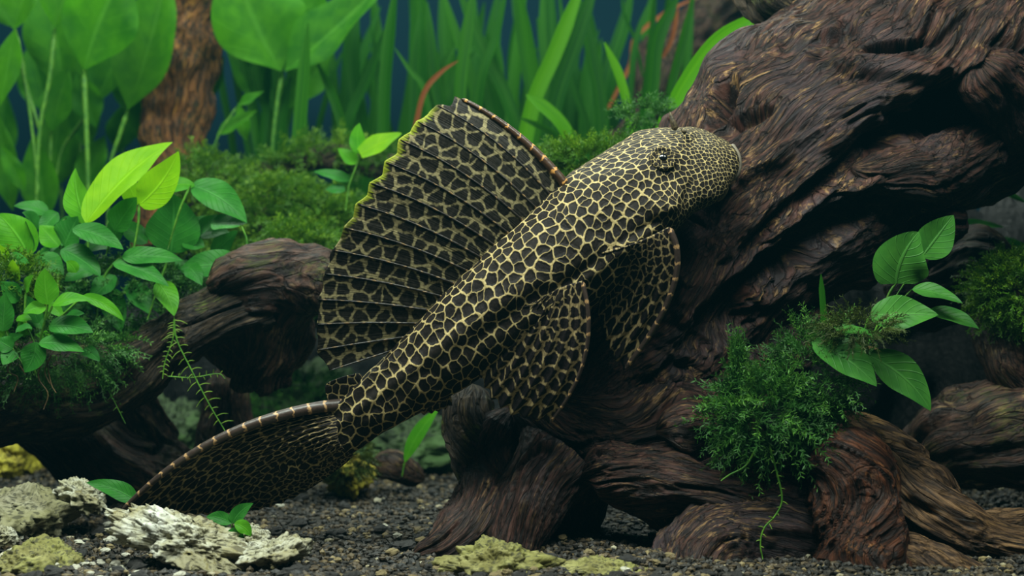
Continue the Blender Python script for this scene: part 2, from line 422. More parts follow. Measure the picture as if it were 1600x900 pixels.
FIN_C = fin_mat('fish_tail_membrane', (0.48, 0.36, 0.17), (0.012, 0.009, 0.009), 0.07, 0.1, None, 16, 0.8, 0.25)

def spine_mat(name, base, band, pitch):
    m = NT(name); u, v, _ = m.sep(m.uv('UVMap'))
    n = m.node('ShaderNodeTexNoise', dict(noise_dimensions='2D'), Vector=m.comb(m.math('MULTIPLY', u, 6), m.math('MULTIPLY', v, 300)), Scale=1.0, Detail=3.0).outputs['Fac']
    ph = m.math('FRACT', m.math('ADD', m.math('DIVIDE', v, pitch), m.math('MULTIPLY', n, 0.5)))
    f = m.rng(m.math('ABSOLUTE', m.math('SUBTRACT', ph, 0.5)), 0.03, 0.10, 1.0, 0.0)
    return m.fin(m.mix(f, m.mix(n, base, tuple(x*2.2 for x in base)), band), 0.4, m.bump(n, 0.0004, 0.6), 0.5)
SPINE_D = spine_mat('fish_dorsal_spine', (0.026, 0.012, 0.005), (0.50, 0.24, 0.06), 0.0078)
SPINE_C = spine_mat('fish_tail_spine', (0.028, 0.018, 0.014), (0.46, 0.27, 0.12), 0.0080)
RAY = spine_mat('fish_fin_ray', (0.010, 0.007, 0.005), (0.20, 0.12, 0.045), 0.0085)

def simple(name, col, rough=0.5, spec=0.5):
    m = NT(name); g = m.node('ShaderNodeTexCoord').outputs['Object']; n = m.noise(g, 600, 2)
    return m.fin(m.mix(m.rng(n, 0.3, 0.7), tuple(x*0.75 for x in col), col), rough, None, spec)
LIP = simple('fish_lip', (0.16, 0.135, 0.10), 0.5)
PUPIL = simple('fish_pupil', (0.004, 0.004, 0.005), 0.08, 0.8)
IRIS = simple('fish_iris', (0.24, 0.17, 0.06), 0.25)
BARBEL = simple('fish_barbel', (0.22, 0.17, 0.09), 0.5)

# ------------------------------------------------------------------ setting: substrate floor and back panel
def gz(x, y):
    x, y = np.asarray(x, float), np.asarray(y, float)
    q = np.stack(np.broadcast_arrays(x, y, 0*x), -1)
    return 0.0035*perlin(q*14, 3)+0.0018*perlin(q*45, 4)+0.05*sstep(0.28, 0.75, y)

def G(px, py):
    """where the ray of a photo pixel meets the substrate"""
    Y = 0.0
    for _ in range(30):
        p = P(px, py, Y); z = float(gz(p[0], p[1]))
        d = (CAM_Z-z)*F_PX/max(py-450, 30); Y = 0.5*Y+0.5*(d+CAM_Y)
    return P(px, py, Y)

def build_floor():
    nx, ny = 220, 200
    x, y = np.meshgrid(np.linspace(-0.62, 0.62, nx), np.linspace(-0.30, 0.78, ny), indexing='ij')
    top = np.stack([x, y, gz(x, y)], -1).reshape(-1, 3)
    f = grid_faces(nx, ny)[:, ::-1]
    b = np.array([[-0.62, -0.30, -0.04], [0.62, -0.30, -0.04], [0.62, 0.78, -0.04], [-0.62, 0.78, -0.04]])
    n = len(top); V = np.vstack([top, b])
    idx = np.arange(nx*ny).reshape(nx, ny)
    def side(line, a, c): return [np.r_[line, [c, a]][None]]
    fl = [f, np.array([[n+3, n+2, n+1, n]])]
    fl += side(idx[:, 0][::-1], n, n+1)+side(idx[:, -1], n+2, n+3)+side(idx[0, :], n+3, n)+side(idx[-1, :][::-1], n+1, n+2)
    o = mk('floor', V, fl, SOIL, origin=(0, 0, 0)); put(o, 'dark soil bed under the gravel of the tank', 'substrate', kind='structure')
build_floor()

def box(name, lo, hi, mat):
    lo, hi = np.array(lo), np.array(hi)
    c = np.array([[0,0,0],[1,0,0],[1,1,0],[0,1,0],[0,0,1],[1,0,1],[1,1,1],[0,1,1]])
    V = lo+c*(hi-lo)
    f = np.array([[3,2,1,0],[4,5,6,7],[0,1,5,4],[1,2,6,5],[2,3,7,6],[3,0,4,7]])
    return mk(name, V, f, mat, smooth=False)
put(box('wall_back', (-0.62, 0.78, -0.04), (0.62, 0.79, 0.52), BACK), 'deep blue back panel behind the water plants', 'back panel', kind='structure')
put(box('wall_left', (-0.63, -0.30, -0.04), (-0.62, 0.79, 0.52), BACK), 'deep blue side panel of the tank by the leafy bush', 'side panel', kind='structure')
put(box('wall_right', (0.62, -0.30, -0.04), (0.63, 0.79, 0.52), BACK), 'deep blue side panel of the tank by the big trunk', 'side panel', kind='structure')

# ------------------------------------------------------------------ driftwood
def limb(path, ns, nt, seed=0, lump=0.010, fold=0.0045, fine=0.0016, stretch=0.11, swirl=0.010,
         dents=(), front=0.0, jag=0.0, ends=(0.0, 0.0), twist=0.0):
    """sweep along (px, py, Y, r_px, depth_ratio): returns verts, faces, attrs.  Dents push the surface where the listed
    spots lie on the side that faces the viewer's side of the log: (px, py, half_len, half_wid, angle_deg, depth_m, hard)"""
    rows = []
    for (px, py, Y, r, k) in path:
        c = P(px, py, Y); rows.append([*c, r*(Y-CAM_Y)/F_PX, k])
    c, s = smooth_path(rows, ns)
    r, kd = c[:, 3].copy(), c[:, 4]; c = c[:, :3]
    if ends[0]: r *= np.sqrt(np.clip(s/ends[0], 0.0004, 1))
    if ends[1]: r *= np.sqrt(np.clip((s[-1]-s)/ends[1], 0.0004, 1))
    T, N, B = frames(c)
    if front:   # more columns on the side towards -Y
        u = np.linspace(0, 1, nt, endpoint=False); th = 2*np.pi*u
        sgn = -1 if B[:, 1].mean() > 0 else 1
        th = th-sgn*(-front)*np.sin(th-np.pi/2)*1.0 if False else th+front*sgn*np.cos(th)
    else: th = np.linspace(0, 2*np.pi, nt, endpoint=False)
    ct, sn = np.cos(th), np.sin(th)
    rad = ct[None, :, None]*N[:, None]+(sn[None, :]*kd[:, None])[..., None]*B[:, None]
    V = c[:, None]+r[:, None, None]*rad
    dirn = norm(rad)
    rm = float(r.mean())
    ang = th[None, :]+twist*s[:, None]
    q = np.stack([np.cos(ang)*rm, np.sin(ang)*rm*kd[:, None], np.broadcast_to(s[:, None]*stretch, (ns, nt))], -1)
    wv = np.stack([fbm(V*13, 2, seed+40), fbm(V*13, 2, seed+50), 0.15*fbm(V*13, 2, seed+60)], -1)
    q = q+swirl*wv+seed*0.37
    g1 = ridged(q*46, 2, seed); g2 = ridged(q*150, 2, seed+7); g3 = ridged(q*420, 2, seed+11)
    crack = -np.exp(-(perlin(q*60, seed+21)/0.045)**2)*sstep(-0.1, 0.25, perlin(V*30, seed+23))
    lp = fbm(V*13, 3, seed+31)
    step = np.round(g1*2.2)/2.2                       # broken, layered plates
    amp = np.minimum(1.0, r/(0.6*rm))[:, None]
    disp = (lump*lp+fold*0.8*(0.6*g1+0.4*step)*(0.4+0.6*sstep(-0.35, 0.35, lp))+fine*g2+0.00065*g3+0.0050*crack)*amp
    if jag:
        e = np.minimum(s, s[-1]-s)[:, None]
        disp = disp+jag*sstep(0.05, 0.0, e)*perlin(q*70, seed+3)
    V = V+dirn*disp[..., None]
    if dents:
        X, Yp = toPX(V)
        mask_f = sstep(0.25, -0.15, dirn[..., 1])
        for (dx, dy, hl, hw, adeg, dep, hard) in dents:
            a = math.radians(adeg); ux = (X-dx)*math.cos(a)+(Yp-dy)*math.sin(a); uy = -(X-dx)*math.sin(a)+(Yp-dy)*math.cos(a)
            wob = 0.35*fbm(V*70, 3, seed+77)
            rr = np.sqrt((ux/hl)**2+(uy/hw)**2)+wob
            mk_ = sstep(1.0+hard, 1.0-hard, rr)*mask_f
            V = V-dirn*(dep*mk_)[..., None]
            disp = disp-dep*mk_
    cr = 0.5*(g1*0.35+g2*0.4+g3*0.25)+0.5
    nvt = ns*nt
    F = [grid_faces(ns, nt, True), np.arange(nt)[::-1][None], (np.arange(nt)+nvt-nt)[None]]
    return V.reshape(-1, 3), F, dict(grain=q.reshape(-1, 3), crest=np.clip(cr, 0, 1).ravel())

def wood(name, parent, mat, path, ns, nt, **kw):
    V, F, A = limb(path, ns, nt, **kw)
    return mk(name, V, F, mat, parent, attrs=A)

main_wood = thing('driftwood', P(900, 860, 0.05), 'big dark red-brown driftwood trunk that the spotted fish clings to', 'driftwood')
TRUNK_PATH = [(1830, -130, 0.090, 190, 0.8), (1630, 5, 0.085, 200, 0.72), (1490, 108, 0.080, 190, 0.70), (1370, 178, 0.075, 190, 0.66),
              (1250, 252, 0.072, 197, 0.61), (1160, 343, 0.070, 188, 0.60), (1080, 460, 0.066, 156, 0.66), (985, 560, 0.060, 140, 0.66),
              (905, 640, 0.055, 118, 0.7), (855, 730, 0.050, 118, 0.75), (830, 820, 0.045, 110, 0.8), (810, 905, 0.040, 112, 0.8)]
TRUNK_DENTS = [
    (1512, 178, 85, 52, -8, 0.040, 0.22), (1420, 205, 60, 40, -35, 0.016, 0.5),      # the hollow under the curled lip
    (1395, 72, 40, 9, -4, 0.022, 0.30),                                                # slit
    (1128, 158, 14, 32, 22, 0.016, 0.6), (1165, 190, 40, 9, -25, 0.007, 0.6),       # notch on the upper edge
    (1340, 245, 70, 16, -38, 0.010, 0.5), (1235, 330, 120, 14, -40, 0.009, 0.5),
    (1270, 370, 110, 26, -36, 0.018, 0.4), (1150, 480, 120, 30, -46, 0.016, 0.45),
    (1100, 330, 46, 20, -60, 0.010, 0.5), (1010, 500, 60, 40, -50, 0.012, 0.6),
    (935, 830, 120, 34, -8, 0.050, 0.3), (900, 705, 70, 9, 12, 0.014, 0.4), (1000, 615, 90, 10, -40, 0.008, 0.5),
    (1300, 60, 40, 14, -40, 0.010, 0.5), (1480, 290, 80, 18, -30, 0.014, 0.4),
    (1200, 250, 70, 12, -30, -0.006, 0.6), (1420, 110, 110, 16, 4, -0.007, 0.5), (1330, 195, 60, 12, -42, -0.008, 0.5),
    (1535, 110, 26, 30, 60, -0.014, 0.5), (1245, 335, 110, 8, -40, -0.006, 0.5), (1400, 250, 110, 12, -32, -0.008, 0.5)]
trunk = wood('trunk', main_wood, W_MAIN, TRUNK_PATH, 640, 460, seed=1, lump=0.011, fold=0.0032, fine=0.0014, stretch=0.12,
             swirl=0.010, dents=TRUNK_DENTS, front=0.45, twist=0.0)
def main_part(name, mat, path, ns=200, nt=150, **kw): return wood(name, main_wood, mat, path, ns, nt, **kw)
# lump with algae behind the upper edge
main_part('knot', W_MOSSY, [(1195, -40, 0.12, 30, 1), (1225, 15, 0.115, 50, 1), (1300, 45, 0.105, 60, 1), (1400, 20, 0.10, 70, 1), (1480, -30, 0.10, 60, 1)], 160, 120, seed=3, lump=0.014, fold=0.005, jag=0.01)
main_part('knot', W_MOSSY, [(1215, 68, 0.10, 20, 1), (1250, 72, 0.095, 42, 1), (1320, 60, 0.085, 60, 1), (1400, 30, 0.085, 50, 1)], 140, 110, seed=4, lump=0.010, fold=0.004, ends=(0.02, 0))
# knob right of the hollow
main_part('stub', W_MAIN, [(1528, 88, 0.022, 14, 1), (1545, 110, 0.026, 26, 1), (1575, 150, 0.040, 34, 1), (1605, 215, 0.055, 36, 1), (1600, 270, 0.07, 30, 1)], 130, 90, seed=5, lump=0.006, fold=0.003, ends=(0.012, 0.01), jag=0.008)
main_part('stub', W_MAIN, [(1330, 262, 0.030, 20, 0.8), (1400, 275, 0.032, 36, 0.7), (1480, 258, 0.040, 42, 0.7), (1560, 215, 0.055, 40, 0.8)], 150, 100, seed=6, lump=0.008, fold=0.004, ends=(0.02, 0.01))
# lower ridge of the trunk, running under the crevice
main_part('ridge', W_MAIN, [(1500, 325, 0.070, 26, 1.2), (1420, 365, 0.068, 34, 1.1), (1330, 415, 0.062, 36, 1.0), (1290, 440, 0.058, 24, 1)], 150, 100, seed=8, lump=0.006, fold=0.004, ends=(0.01, 0.02), jag=0.006)
main_part('ridge', W_MAIN, [(1290, 470, 0.075, 40, 1), (1190, 560, 0.068, 62, 0.9), (1080, 640, 0.050, 70, 0.8), (960, 672, 0.036, 62, 0.8), (870, 660, 0.030, 40, 0.8), (800, 640, 0.03, 20, 1)], 300, 170, seed=9, lump=0.008, fold=0.003, ends=(0.01, 0.02), swirl=0.016)
# front horizontal log and its broken end
main_part('log', W_MAIN, [(905, 745, 0.012, 20, 1), (945, 738, 0.010, 38, 1), (1040, 745, 0.004, 48, 0.9), (1150, 755, 0.0, 52, 0.9), (1260, 765, 0.004, 60, 0.9), (1340, 790, 0.012, 60, 0.9)], 300, 190, seed=10, lump=0.006, fold=0.0045, fine=0.0018, ends=(0.01, 0.0), stretch=0.10)
main_part('log', W_MAIN, [(1025, 672, 0.006, 10, 1), (1060, 662, 0.004, 26, 0.8), (1120, 668, 0.006, 34, 0.8), (1200, 690, 0.012, 36, 0.8)], 130, 100, seed=11, lump=0.005, fold=0.004, ends=(0.012, 0.01), jag=0.006)
main_part('broken_end', W_RUST, [(1275, 700, -0.006, 26, 1), (1310, 740, -0.014, 44, 0.9), (1330, 800, -0.020, 46, 0.9), (1345, 850, -0.024, 44, 0.9), (1350, 930, -0.028, 60, 0.9)], 220, 140, seed=12, lump=0.012, fold=0.006, fine=0.0022, swirl=0.02, ends=(0.01, 0))
main_part('log', W_MAIN, [(1060, 925, -0.02, 40, 1), (1120, 850, -0.006, 66, 0.8), (1200, 830, 0.0, 72, 0.7), (1300, 850, 0.004, 70, 0.7)], 180, 120, seed=13, lump=0.010, fold=0.003)
# roots of the trunk
main_part('root', W_MAIN, [(800, 640, 0.040, 36, 1), (768, 700, 0.036, 44, 1), (770, 760, 0.026, 44, 1), (745, 815, 0.012, 38, 1), (700, 855, 0.0, 26, 1), (640, 876, -0.004, 10, 1)], 240, 140, seed=14, lump=0.007, fold=0.0022, ends=(0.01, 0.006))
main_part('root', W_MOSSY, [(735, 600, 0.05, 22, 1), (738, 660, 0.045, 34, 1), (752, 720, 0.040, 34, 1), (755, 790, 0.036, 26, 1), (740, 850, 0.03, 20, 1)], 200, 120, seed=15, lump=0.006, fold=0.003, fine=0.002, ends=(0.01, 0.0))
main_part('root', W_MAIN, [(880, 715, 0.024, 60, 0.8), (832, 780, 0.014, 66, 0.8), (808, 850, 0.006, 60, 0.8), (795, 905, 0.0, 62, 0.8)], 200, 120, seed=16, lump=0.007, fold=0.002)
main_part('root', W_MAIN, [(1010, 765, 0.02, 40, 1), (1085, 800, 0.016, 52, 1), (1110, 860, 0.008, 60, 1), (1120, 930, 0.0, 70, 1)], 160, 110, seed=17, lump=0.006, fold=0.002)
# tan branch running to the lower right, with its splinters
tan_branch = thing('branch', P(1600, 880, 0.03), 'tan weathered branch sloping down from the mossy end of the big trunk', 'branch')
wood('limb', tan_branch, W_TAN, [(1285, 668, 0.020, 14, 1), (1350, 728, 0.010, 27, 1), (1405, 772, 0.004, 31, 1), (1480, 820, -0.004, 33, 1), (1560, 853, -0.010, 33, 1), (1680, 880, -0.012, 38, 1)], 340, 160, seed=20, lump=0.004, fold=0.0030, fine=0.0018, stretch=0.06, swirl=0.006, ends=(0.01, 0))
wood('splinter', tan_branch, W_TAN, [(1318, 644, 0.026, 8, 1), (1370, 676, 0.018, 15, 0.8), (1420, 714, 0.010, 16, 0.8), (1468, 758, 0.004, 14, 0.8), (1514, 802, 0.0, 5, 0.8)], 200, 70, seed=21, lump=0.003, fold=0.0025, fine=0.0012, stretch=0.06, swirl=0.006, ends=(0.01, 0.01), jag=0.004)
wood('splinter', tan_branch, W_TAN, [(1510, 838, -0.004, 10, 1), (1560, 822, 0.0, 20, 0.8), (1640, 828, 0.004, 26, 0.8)], 120, 70, seed=22, lump=0.003, fold=0.003, stretch=0.06, ends=(0.01, 0))
tan2 = thing('branch', P(1450, 890, -0.03), 'short brown branch lying on the bed below the tan branch', 'branch')
wood('limb', tan2, W_TAN, [(1365, 858, -0.020, 16, 1), (1420, 880, -0.026, 34, 0.8), (1500, 915, -0.034, 40, 0.8), (1620, 960, -0.04, 40, 0.8)], 180, 100, seed=23, lump=0.005, fold=0.004, stretch=0.07, ends=(0.01, 0))
# darker pieces at the right, behind
rb = thing('branch', P(1560, 600, 0.20), 'dark branch with a broken brown knob behind the broad-leaved plant', 'branch')
wood('limb', rb, W_LEFT, [(1400, 470, 0.17, 30, 1), (1470, 440, 0.15, 44, 1), (1520, 415, 0.14, 46, 1), (1556, 425, 0.14, 34, 1), (1600, 500, 0.15, 40, 1), (1680, 600, 0.15, 50, 1)], 180, 110, seed=25, lump=0.010, fold=0.005, ends=(0.01, 0))
rb2 = thing('branch', P(1560, 700, 0.10), 'near-black branch above the tan branch in deep shade', 'branch')
wood('limb', rb2, W_LEFT, [(1400, 745, 0.14, 20, 1), (1450, 712, 0.12, 36, 1), (1530, 690, 0.10, 50, 1), (1620, 665, 0.09, 56, 1), (1720, 640, 0.09, 56, 1)], 160, 100, seed=26, lump=0.013, fold=0.007, ends=(0.01, 0))
rb3 = thing('branch', P(1560, 560, 0.06), 'grey-brown twisted branch end below the moss at the tank side', 'branch')
wood('limb', rb3, W_LEFT, [(1545, 470, 0.11, 20, 1), (1560, 530, 0.10, 34, 1), (1600, 580, 0.09, 44, 1), (1700, 620, 0.09, 50, 1)], 120, 80, seed=27, lump=0.007, fold=0.005, ends=(0.01, 0))

# added dark banks, standing in for the shade behind the wood
def bank(label, path, seed):
    o = thing('added_shade_bank', P(path[0][0], 760, path[0][2]), label, 'rock')
    wood('face', o, W_BANK, path, 140, 110, seed=seed, lump=0.03, fold=0.006, stretch=0.5, swirl=0.02)
bank('added near-black bank standing in for the shade behind the right branches', [(1130, 560, 0.36, 130, 0.6), (1300, 540, 0.34, 180, 0.6), (1500, 520, 0.34, 210, 0.6), (1700, 480, 0.34, 230, 0.6), (1900, 470, 0.34, 230, 0.6)], 28)
bank('added near-black bank standing in for the shade behind the hollow of the left driftwood', [(-150, 620, 0.52, 110, 0.6), (60, 620, 0.52, 120, 0.6), (260, 600, 0.52, 125, 0.6), (440, 610, 0.54, 110, 0.6), (640, 640, 0.56, 100, 0.6), (800, 660, 0.56, 90, 0.6)], 29)
# second driftwood at the left
lw = thing('driftwood', G(250, 770), 'shorter arched driftwood with a rough broken stump under the leafy bush', 'driftwood')
wood('stump', lw, W_LEFT, [(445, 400, 0.140, 30, 1), (430, 440, 0.130, 62, 1), (415, 500, 0.130, 76, 1), (405, 560, 0.140, 62, 1), (400, 605, 0.150, 36, 1)], 200, 200, seed=30, lump=0.016, fold=0.007, fine=0.002, ends=(0.012, 0.015), jag=0.012)
wood('stump', lw, W_LEFT, [(330, 445, 0.110, 20, 1), (365, 432, 0.105, 34, 1), (420, 428, 0.100, 34, 1), (475, 432, 0.110, 30, 1), (500, 440, 0.130, 18, 1)], 160, 110, seed=31, lump=0.010, fold=0.006, ends=(0.012, 0.01), jag=0.008)
wood('branch', lw, W_MOSSY, [(420, 470, 0.110, 50, 1), (330, 500, 0.105, 48, 0.9), (250, 545, 0.105, 34, 0.9), (180, 590, 0.110, 34, 1), (80, 620, 0.120, 50, 1), (-40, 640, 0.120, 60, 1)], 280, 140, seed=32, lump=0.008, fold=0.005, stretch=0.10)
wood('branch', lw, W_LEFT, [(-20, 560, 0.17, 50, 1), (60, 630, 0.17, 52, 1), (130, 690, 0.18, 54, 1), (205, 740, 0.19, 50, 1), (290, 785, 0.20, 40, 1), (380, 815, 0.22, 30, 1)], 280, 140, seed=33, lump=0.007, fold=0.0055, stretch=0.09, ends=(0, 0.02))
wood('branch', lw, W_LEFT, [(190, 600, 0.19, 24, 1), (215, 680, 0.20, 30, 1), (255, 735, 0.21, 30, 1), (330, 775, 0.22, 24, 1)], 140, 80, seed=34, lump=0.006, fold=0.004)
ls = thing('wood_stub', G(352, 760), 'small upright reddish wood stub standing behind the tail fin', 'wood stub')
wood('stub', ls, W_LEFT, [(349, 568, 0.215, 12, 1), (352, 600, 0.215, 28, 1), (356, 660, 0.215, 36, 1), (352, 720, 0.215, 46, 1), (350, 770, 0.215, 52, 1)], 130, 90, seed=35, lump=0.006, fold=0.004, ends=(0.012, 0))
# upright branch in the background
ub = thing('branch', P(255, 330, 0.5), 'upright orange-brown branch standing among the sword plants', 'branch')
wood('limb', ub, W_ORANGE, [(318, -60, 0.50, 52, 1), (300, 30, 0.50, 46, 1), (285, 110, 0.49, 43, 1), (272, 190, 0.48, 38, 1), (268, 250, 0.47, 42, 1), (264, 330, 0.465, 46, 1), (262, 390, 0.46, 40, 1)], 220, 110, seed=36, lump=0.010, fold=0.006)

# ------------------------------------------------------------------ the fish
FISH_ST = [  # px, py, Y, dorsal height, ventral height, half width (px), roll deg, spot size (px)
    (1142, 240, .013, 5, 5, 9, 42, 6), (1138, 240, .012, 18, 15, 30, 42, 6), (1126, 243, .011, 30, 25, 54, 42, 6.2), (1108, 247, .010, 40, 34, 74, 42, 6.6),
    (1078, 256, .008, 50, 43, 92, 40, 7.6), (1035, 270, .005, 63, 54, 100, 37, 9.5), (995, 292, .003, 74, 68, 102, 32, 12),
    (947, 332, .0, 87, 82, 102, 26, 14.5), (893, 382, -.002, 86, 86, 94, 21, 16.5), (829, 432, -.003, 79, 80, 82, 17, 17.5),
    (764, 482, -.003, 70, 74, 70, 15, 17.5), (699, 536, -.002, 61, 68, 58, 13, 17.5), (631, 591, 0, 49, 54, 44, 11, 17.5),
    (578, 634, .0, 42, 43, 30, 9, 17), (535, 668, .002, 38, 40, 19, 8, 16.5), (505, 688, .003, 33, 37, 11, 6, 16), (475, 703, .003, 27, 31, 6, 6, 15), (440, 718, .003, 18, 22, 3, 6, 14), (425, 724, .003, 6, 8, 1.5, 6, 14)]
NS, NTH = 260, 180
def _low(i):                                        # flat belly: axis sits low in the section
    a, b, Y, hd, hv, wd, ro, ce = FISH_ST[i]
    k = 0.0 if i < 2 or i > 14 else 18*min(1, hd/80)*(0.15 if i < 6 else 0.5 if i == 6 else 1)
    p, q = FISH_ST[max(i-1, 0)], FISH_ST[min(i+1, len(FISH_ST)-1)]
    tx, ty = p[0]-q[0], p[1]-q[1]; L_ = math.hypot(tx, ty)
    return (a-ty/L_*k, b+tx/L_*k, Y, hd+0.9*k, max(hv-0.6*k, 4), wd*1.02, ro*0.92, ce)
FISH_ST = [_low(i) for i in range(len(FISH_ST))]
_rows = [[*P(a, b, Y), hd*PX, hv*PX, wd*PX, math.radians(ro), ce*PX] for (a, b, Y, hd, hv, wd, ro, ce) in FISH_ST]
fs, fs_s = smooth_path(_rows, NS)
FC = fs[:, :3]; FT = norm(np.gradient(FC, axis=0))
for _ in range(6): FT[1:-1] = norm((FT[:-2]+FT[1:-1]*2+FT[2:])/4)
cam_dir = np.array([0, -1., 0])
_n = norm(np.cross(FT, cam_dir)); _n = np.where((_n[:, 2] > 0)[:, None], _n, -_n)
_c = norm(cam_dir-FT*(FT@cam_dir)[:, None])
_ro = fs[:, 6][:, None]
FD = norm(_n*np.cos(_ro)+_c*np.sin(_ro)); FR = norm(_c*np.cos(_ro)-_n*np.sin(_ro))

def fish_body(parent):
    th = np.linspace(-np.pi/2, 1.5*np.pi, NTH, endpoint=False)      # -90 deg = belly (seam), 0 = right side, 90 = back
    ct, sn = np.cos(th), np.sin(th)
    lat = np.sign(ct)*np.abs(ct)**np.where(sn < 0, 0.75, 1.0)
    ver = np.where(sn > 0, np.abs(sn)**0.95, -np.abs(sn)**0.9)
    hd, hv, wd, ce = fs[:, 3], fs[:, 4], fs[:, 5], fs[:, 7]
    up = np.where(ver[None] > 0, hd[:, None], hv[:, None])*ver[None]
    la = wd[:, None]*lat[None]*(1-0.10*np.clip(ver, 0, 1)[None])
    V = FC[:, None]+up[..., None]*FD[:, None]+la[..., None]*FR[:, None]
    dirn = norm(V-FC[:, None])
    X, Yp = toPX(V)
    def bump(px, py, rx, ry, ang, amp, side=-1):
        a = math.radians(ang); ux = (X-px)*math.cos(a)+(Yp-py)*math.sin(a); uy = -(X-px)*math.sin(a)+(Yp-py)*math.cos(a)
        f = dirn[..., 1]*side > -0.15
        return amp*np.exp(-(ux/rx)**2-(uy/ry)**2)*f
    sp = fs_s/fs_s[-1]
    d = bump(1035, 248, 26, 22, -25, 0.0034)+bump(1074, 213, 22, 12, -40, 0.0018)+bump(1000, 268, 50, 16, -28, 0.0012)
    d += bump(1045, 322, 26, 22, -40, 0.0050)-bump(1012, 352, 50, 6, -30, 0.0016)-bump(1075, 300, 8, 26, 30, 0.0018)
    d += bump(960, 395, 70, 14, -35, 0.0025)-bump(900, 432, 80, 9, -36, 0.0030)-bump(800, 490, 80, 10, -38, 0.0022)
    d += bump(990, 193, 20, 14, -10, 0.0036, 1)+bump(990, 193, 20, 14, -10, 0.0036, -1)
    d += 0.0014*np.exp(-((th-0.35)/0.16)**2)[None]*sstep(0.38, 0.5, sp)[:, None]   # keel of side scutes
    d += 0.0016*np.exp(-((th-0.95)/0.2)**2)[None]*sstep(0.36, 0.45, sp)[:, None]
    d += 0.0006*fbm(V*90, 2, 5)
    V = V+dirn*d[..., None]
    # uv: cells run with the local spot size
    us = np.r_[0, np.cumsum(np.diff(fs_s)/((ce[1:]+ce[:-1])/2))]
    seg = np.linalg.norm(np.diff(np.concatenate([V, V[:, :1]], 1), axis=1), axis=2)
    arc = np.concatenate([np.zeros((NS, 1)), np.cumsum(seg, 1)], 1)
    top = arc[:, NTH//2]
    va = (arc-top[:, None])/ce[:, None]
    uvg = np.stack([np.broadcast_to(us[:, None], va.shape), va], -1)
    F = [grid_faces(NS, NTH, True), np.arange(NTH)[::-1][None], (np.arange(NTH)+NS*NTH-NTH)[None]]
    uv = np.vstack([seam_uv(uvg, NS, NTH), np.zeros((2*NTH, 2))])
    o = mk('body', V.reshape(-1, 3), F, SKIN, parent, uvs={'pat': uv})
    return o, V

fish = thing('catfish', P(190, 797, 0.0), 'black spotted armoured catfish with a tall sail fin clinging to the big driftwood', 'fish')
fbody, FV = fish_body(fish)
_tri = grid_faces(NS, NTH, True)
FBVH = BVHTree.FromPolygons([Vector(v) for v in FV.reshape(-1, 3)], [tuple(f) for f in _tri])
def on_fish(px, py):
    o = Vector((0, CAM_Y, CAM_Z)); d = (Vector(P(px, py, 0))-o).normalized()
    h = FBVH.ray_cast(o, d)
    return (np.array(h[0]), np.array(h[1])) if h[0] is not None else (P(px, py, 0), np.array([0, -1., 0]))

def fin_mesh(name, base, edge, bulge, mat, nrays, cell, plane=False, pleat=0.0008, thick=0.0007, na=140, nb=70, jag=0.0, lobes=0.0, wav=0.0, nx=1.0):
    """base, edge: world polylines; rays join them, bowed by bulge (world vectors, start -> end)"""
    base, sb = smooth_path(base, na); edge, se = smooth_path(edge, na)
    a = np.linspace(0, 1, na); b = np.linspace(0, 1, nb)
    bl = np.asarray(bulge[0])[None]*(1-a)[:, None]+np.asarray(bulge[1])[None]*a[:, None]
    ph = np.abs((a*nrays) % 1-0.5)*2                      # 1 on a ray, 0 between
    ed = edge-base
    ed = ed*(1+jag*(ph-0.5)+lobes*perlin(np.c_[a*nrays*1.7, 0*a, 0*a], 9))[:, None]
    C = base[:, None]+ed[:, None]*b[None, :, None]+bl[:, None]*(4*b*(1-b))[None, :, None]
    du = np.gradient(C, axis=0); dv = np.gradient(C, axis=1)
    N = norm(np.cross(du, dv)); N = np.where((N[..., 1] < 0)[..., None], N, -N)
    C = C+N*(pleat*(ph-0.5)[:, None]*sstep(0, 0.15, b)[None]+wav*np.sin(a*9)[:, None]*b[None])[..., None]
    th = thick*(1-0.75*b)[None, :, None]
    V = np.concatenate([(C+N*th).reshape(-1, 3), (C-N*th).reshape(-1, 3)])
    n = na*nb; f1 = grid_faces(na, nb)
    e1 = f1[0]; v = C.reshape(-1, 3); nn = np.cross(v[e1[1]]-v[e1[0]], v[e1[3]]-v[e1[0]])
    flip = float(nn@N[0, 0]) < 0
    fa, fb = (f1[:, ::-1], f1+n) if flip else (f1, f1[:, ::-1]+n)
    idx = np.arange(n).reshape(na, nb)
    rim = np.r_[idx[:, 0], idx[-1, 1:], idx[::-1, -1][1:], idx[0, ::-1][1:-1]]
    r2 = np.roll(rim, -1); side = np.stack([rim, rim+n, r2+n, r2], 1)
    if flip: side = side[:, ::-1]
    ab = np.stack(np.broadcast_arrays(a[:, None], b[None]), -1)
    if plane:
        X, Yp = toPX(C); pat = np.stack([X, Yp], -1)/cell
    else:
        L = np.linalg.norm(ed, axis=1).mean()/PX
        pat = np.stack([a[:, None]*nrays*nx+0*b[None], (b[None]*L/cell)+0*a[:, None]], -1)
    pat = np.concatenate([pat.reshape(-1, 2)]*2); ab = np.concatenate([ab.reshape(-1, 2)]*2)
    return mk(name, V, [fa, fb, side], mat, fish, uvs={'pat': pat, 'ab': ab}), C, N

def rod(name, pts, rad, mat, parent, seg=8, n=None):
    V, Fq, uv = tube(pts, rad, seg, n)
    return mk(name, V, Fq, mat, parent, uvs={'UVMap': uv})

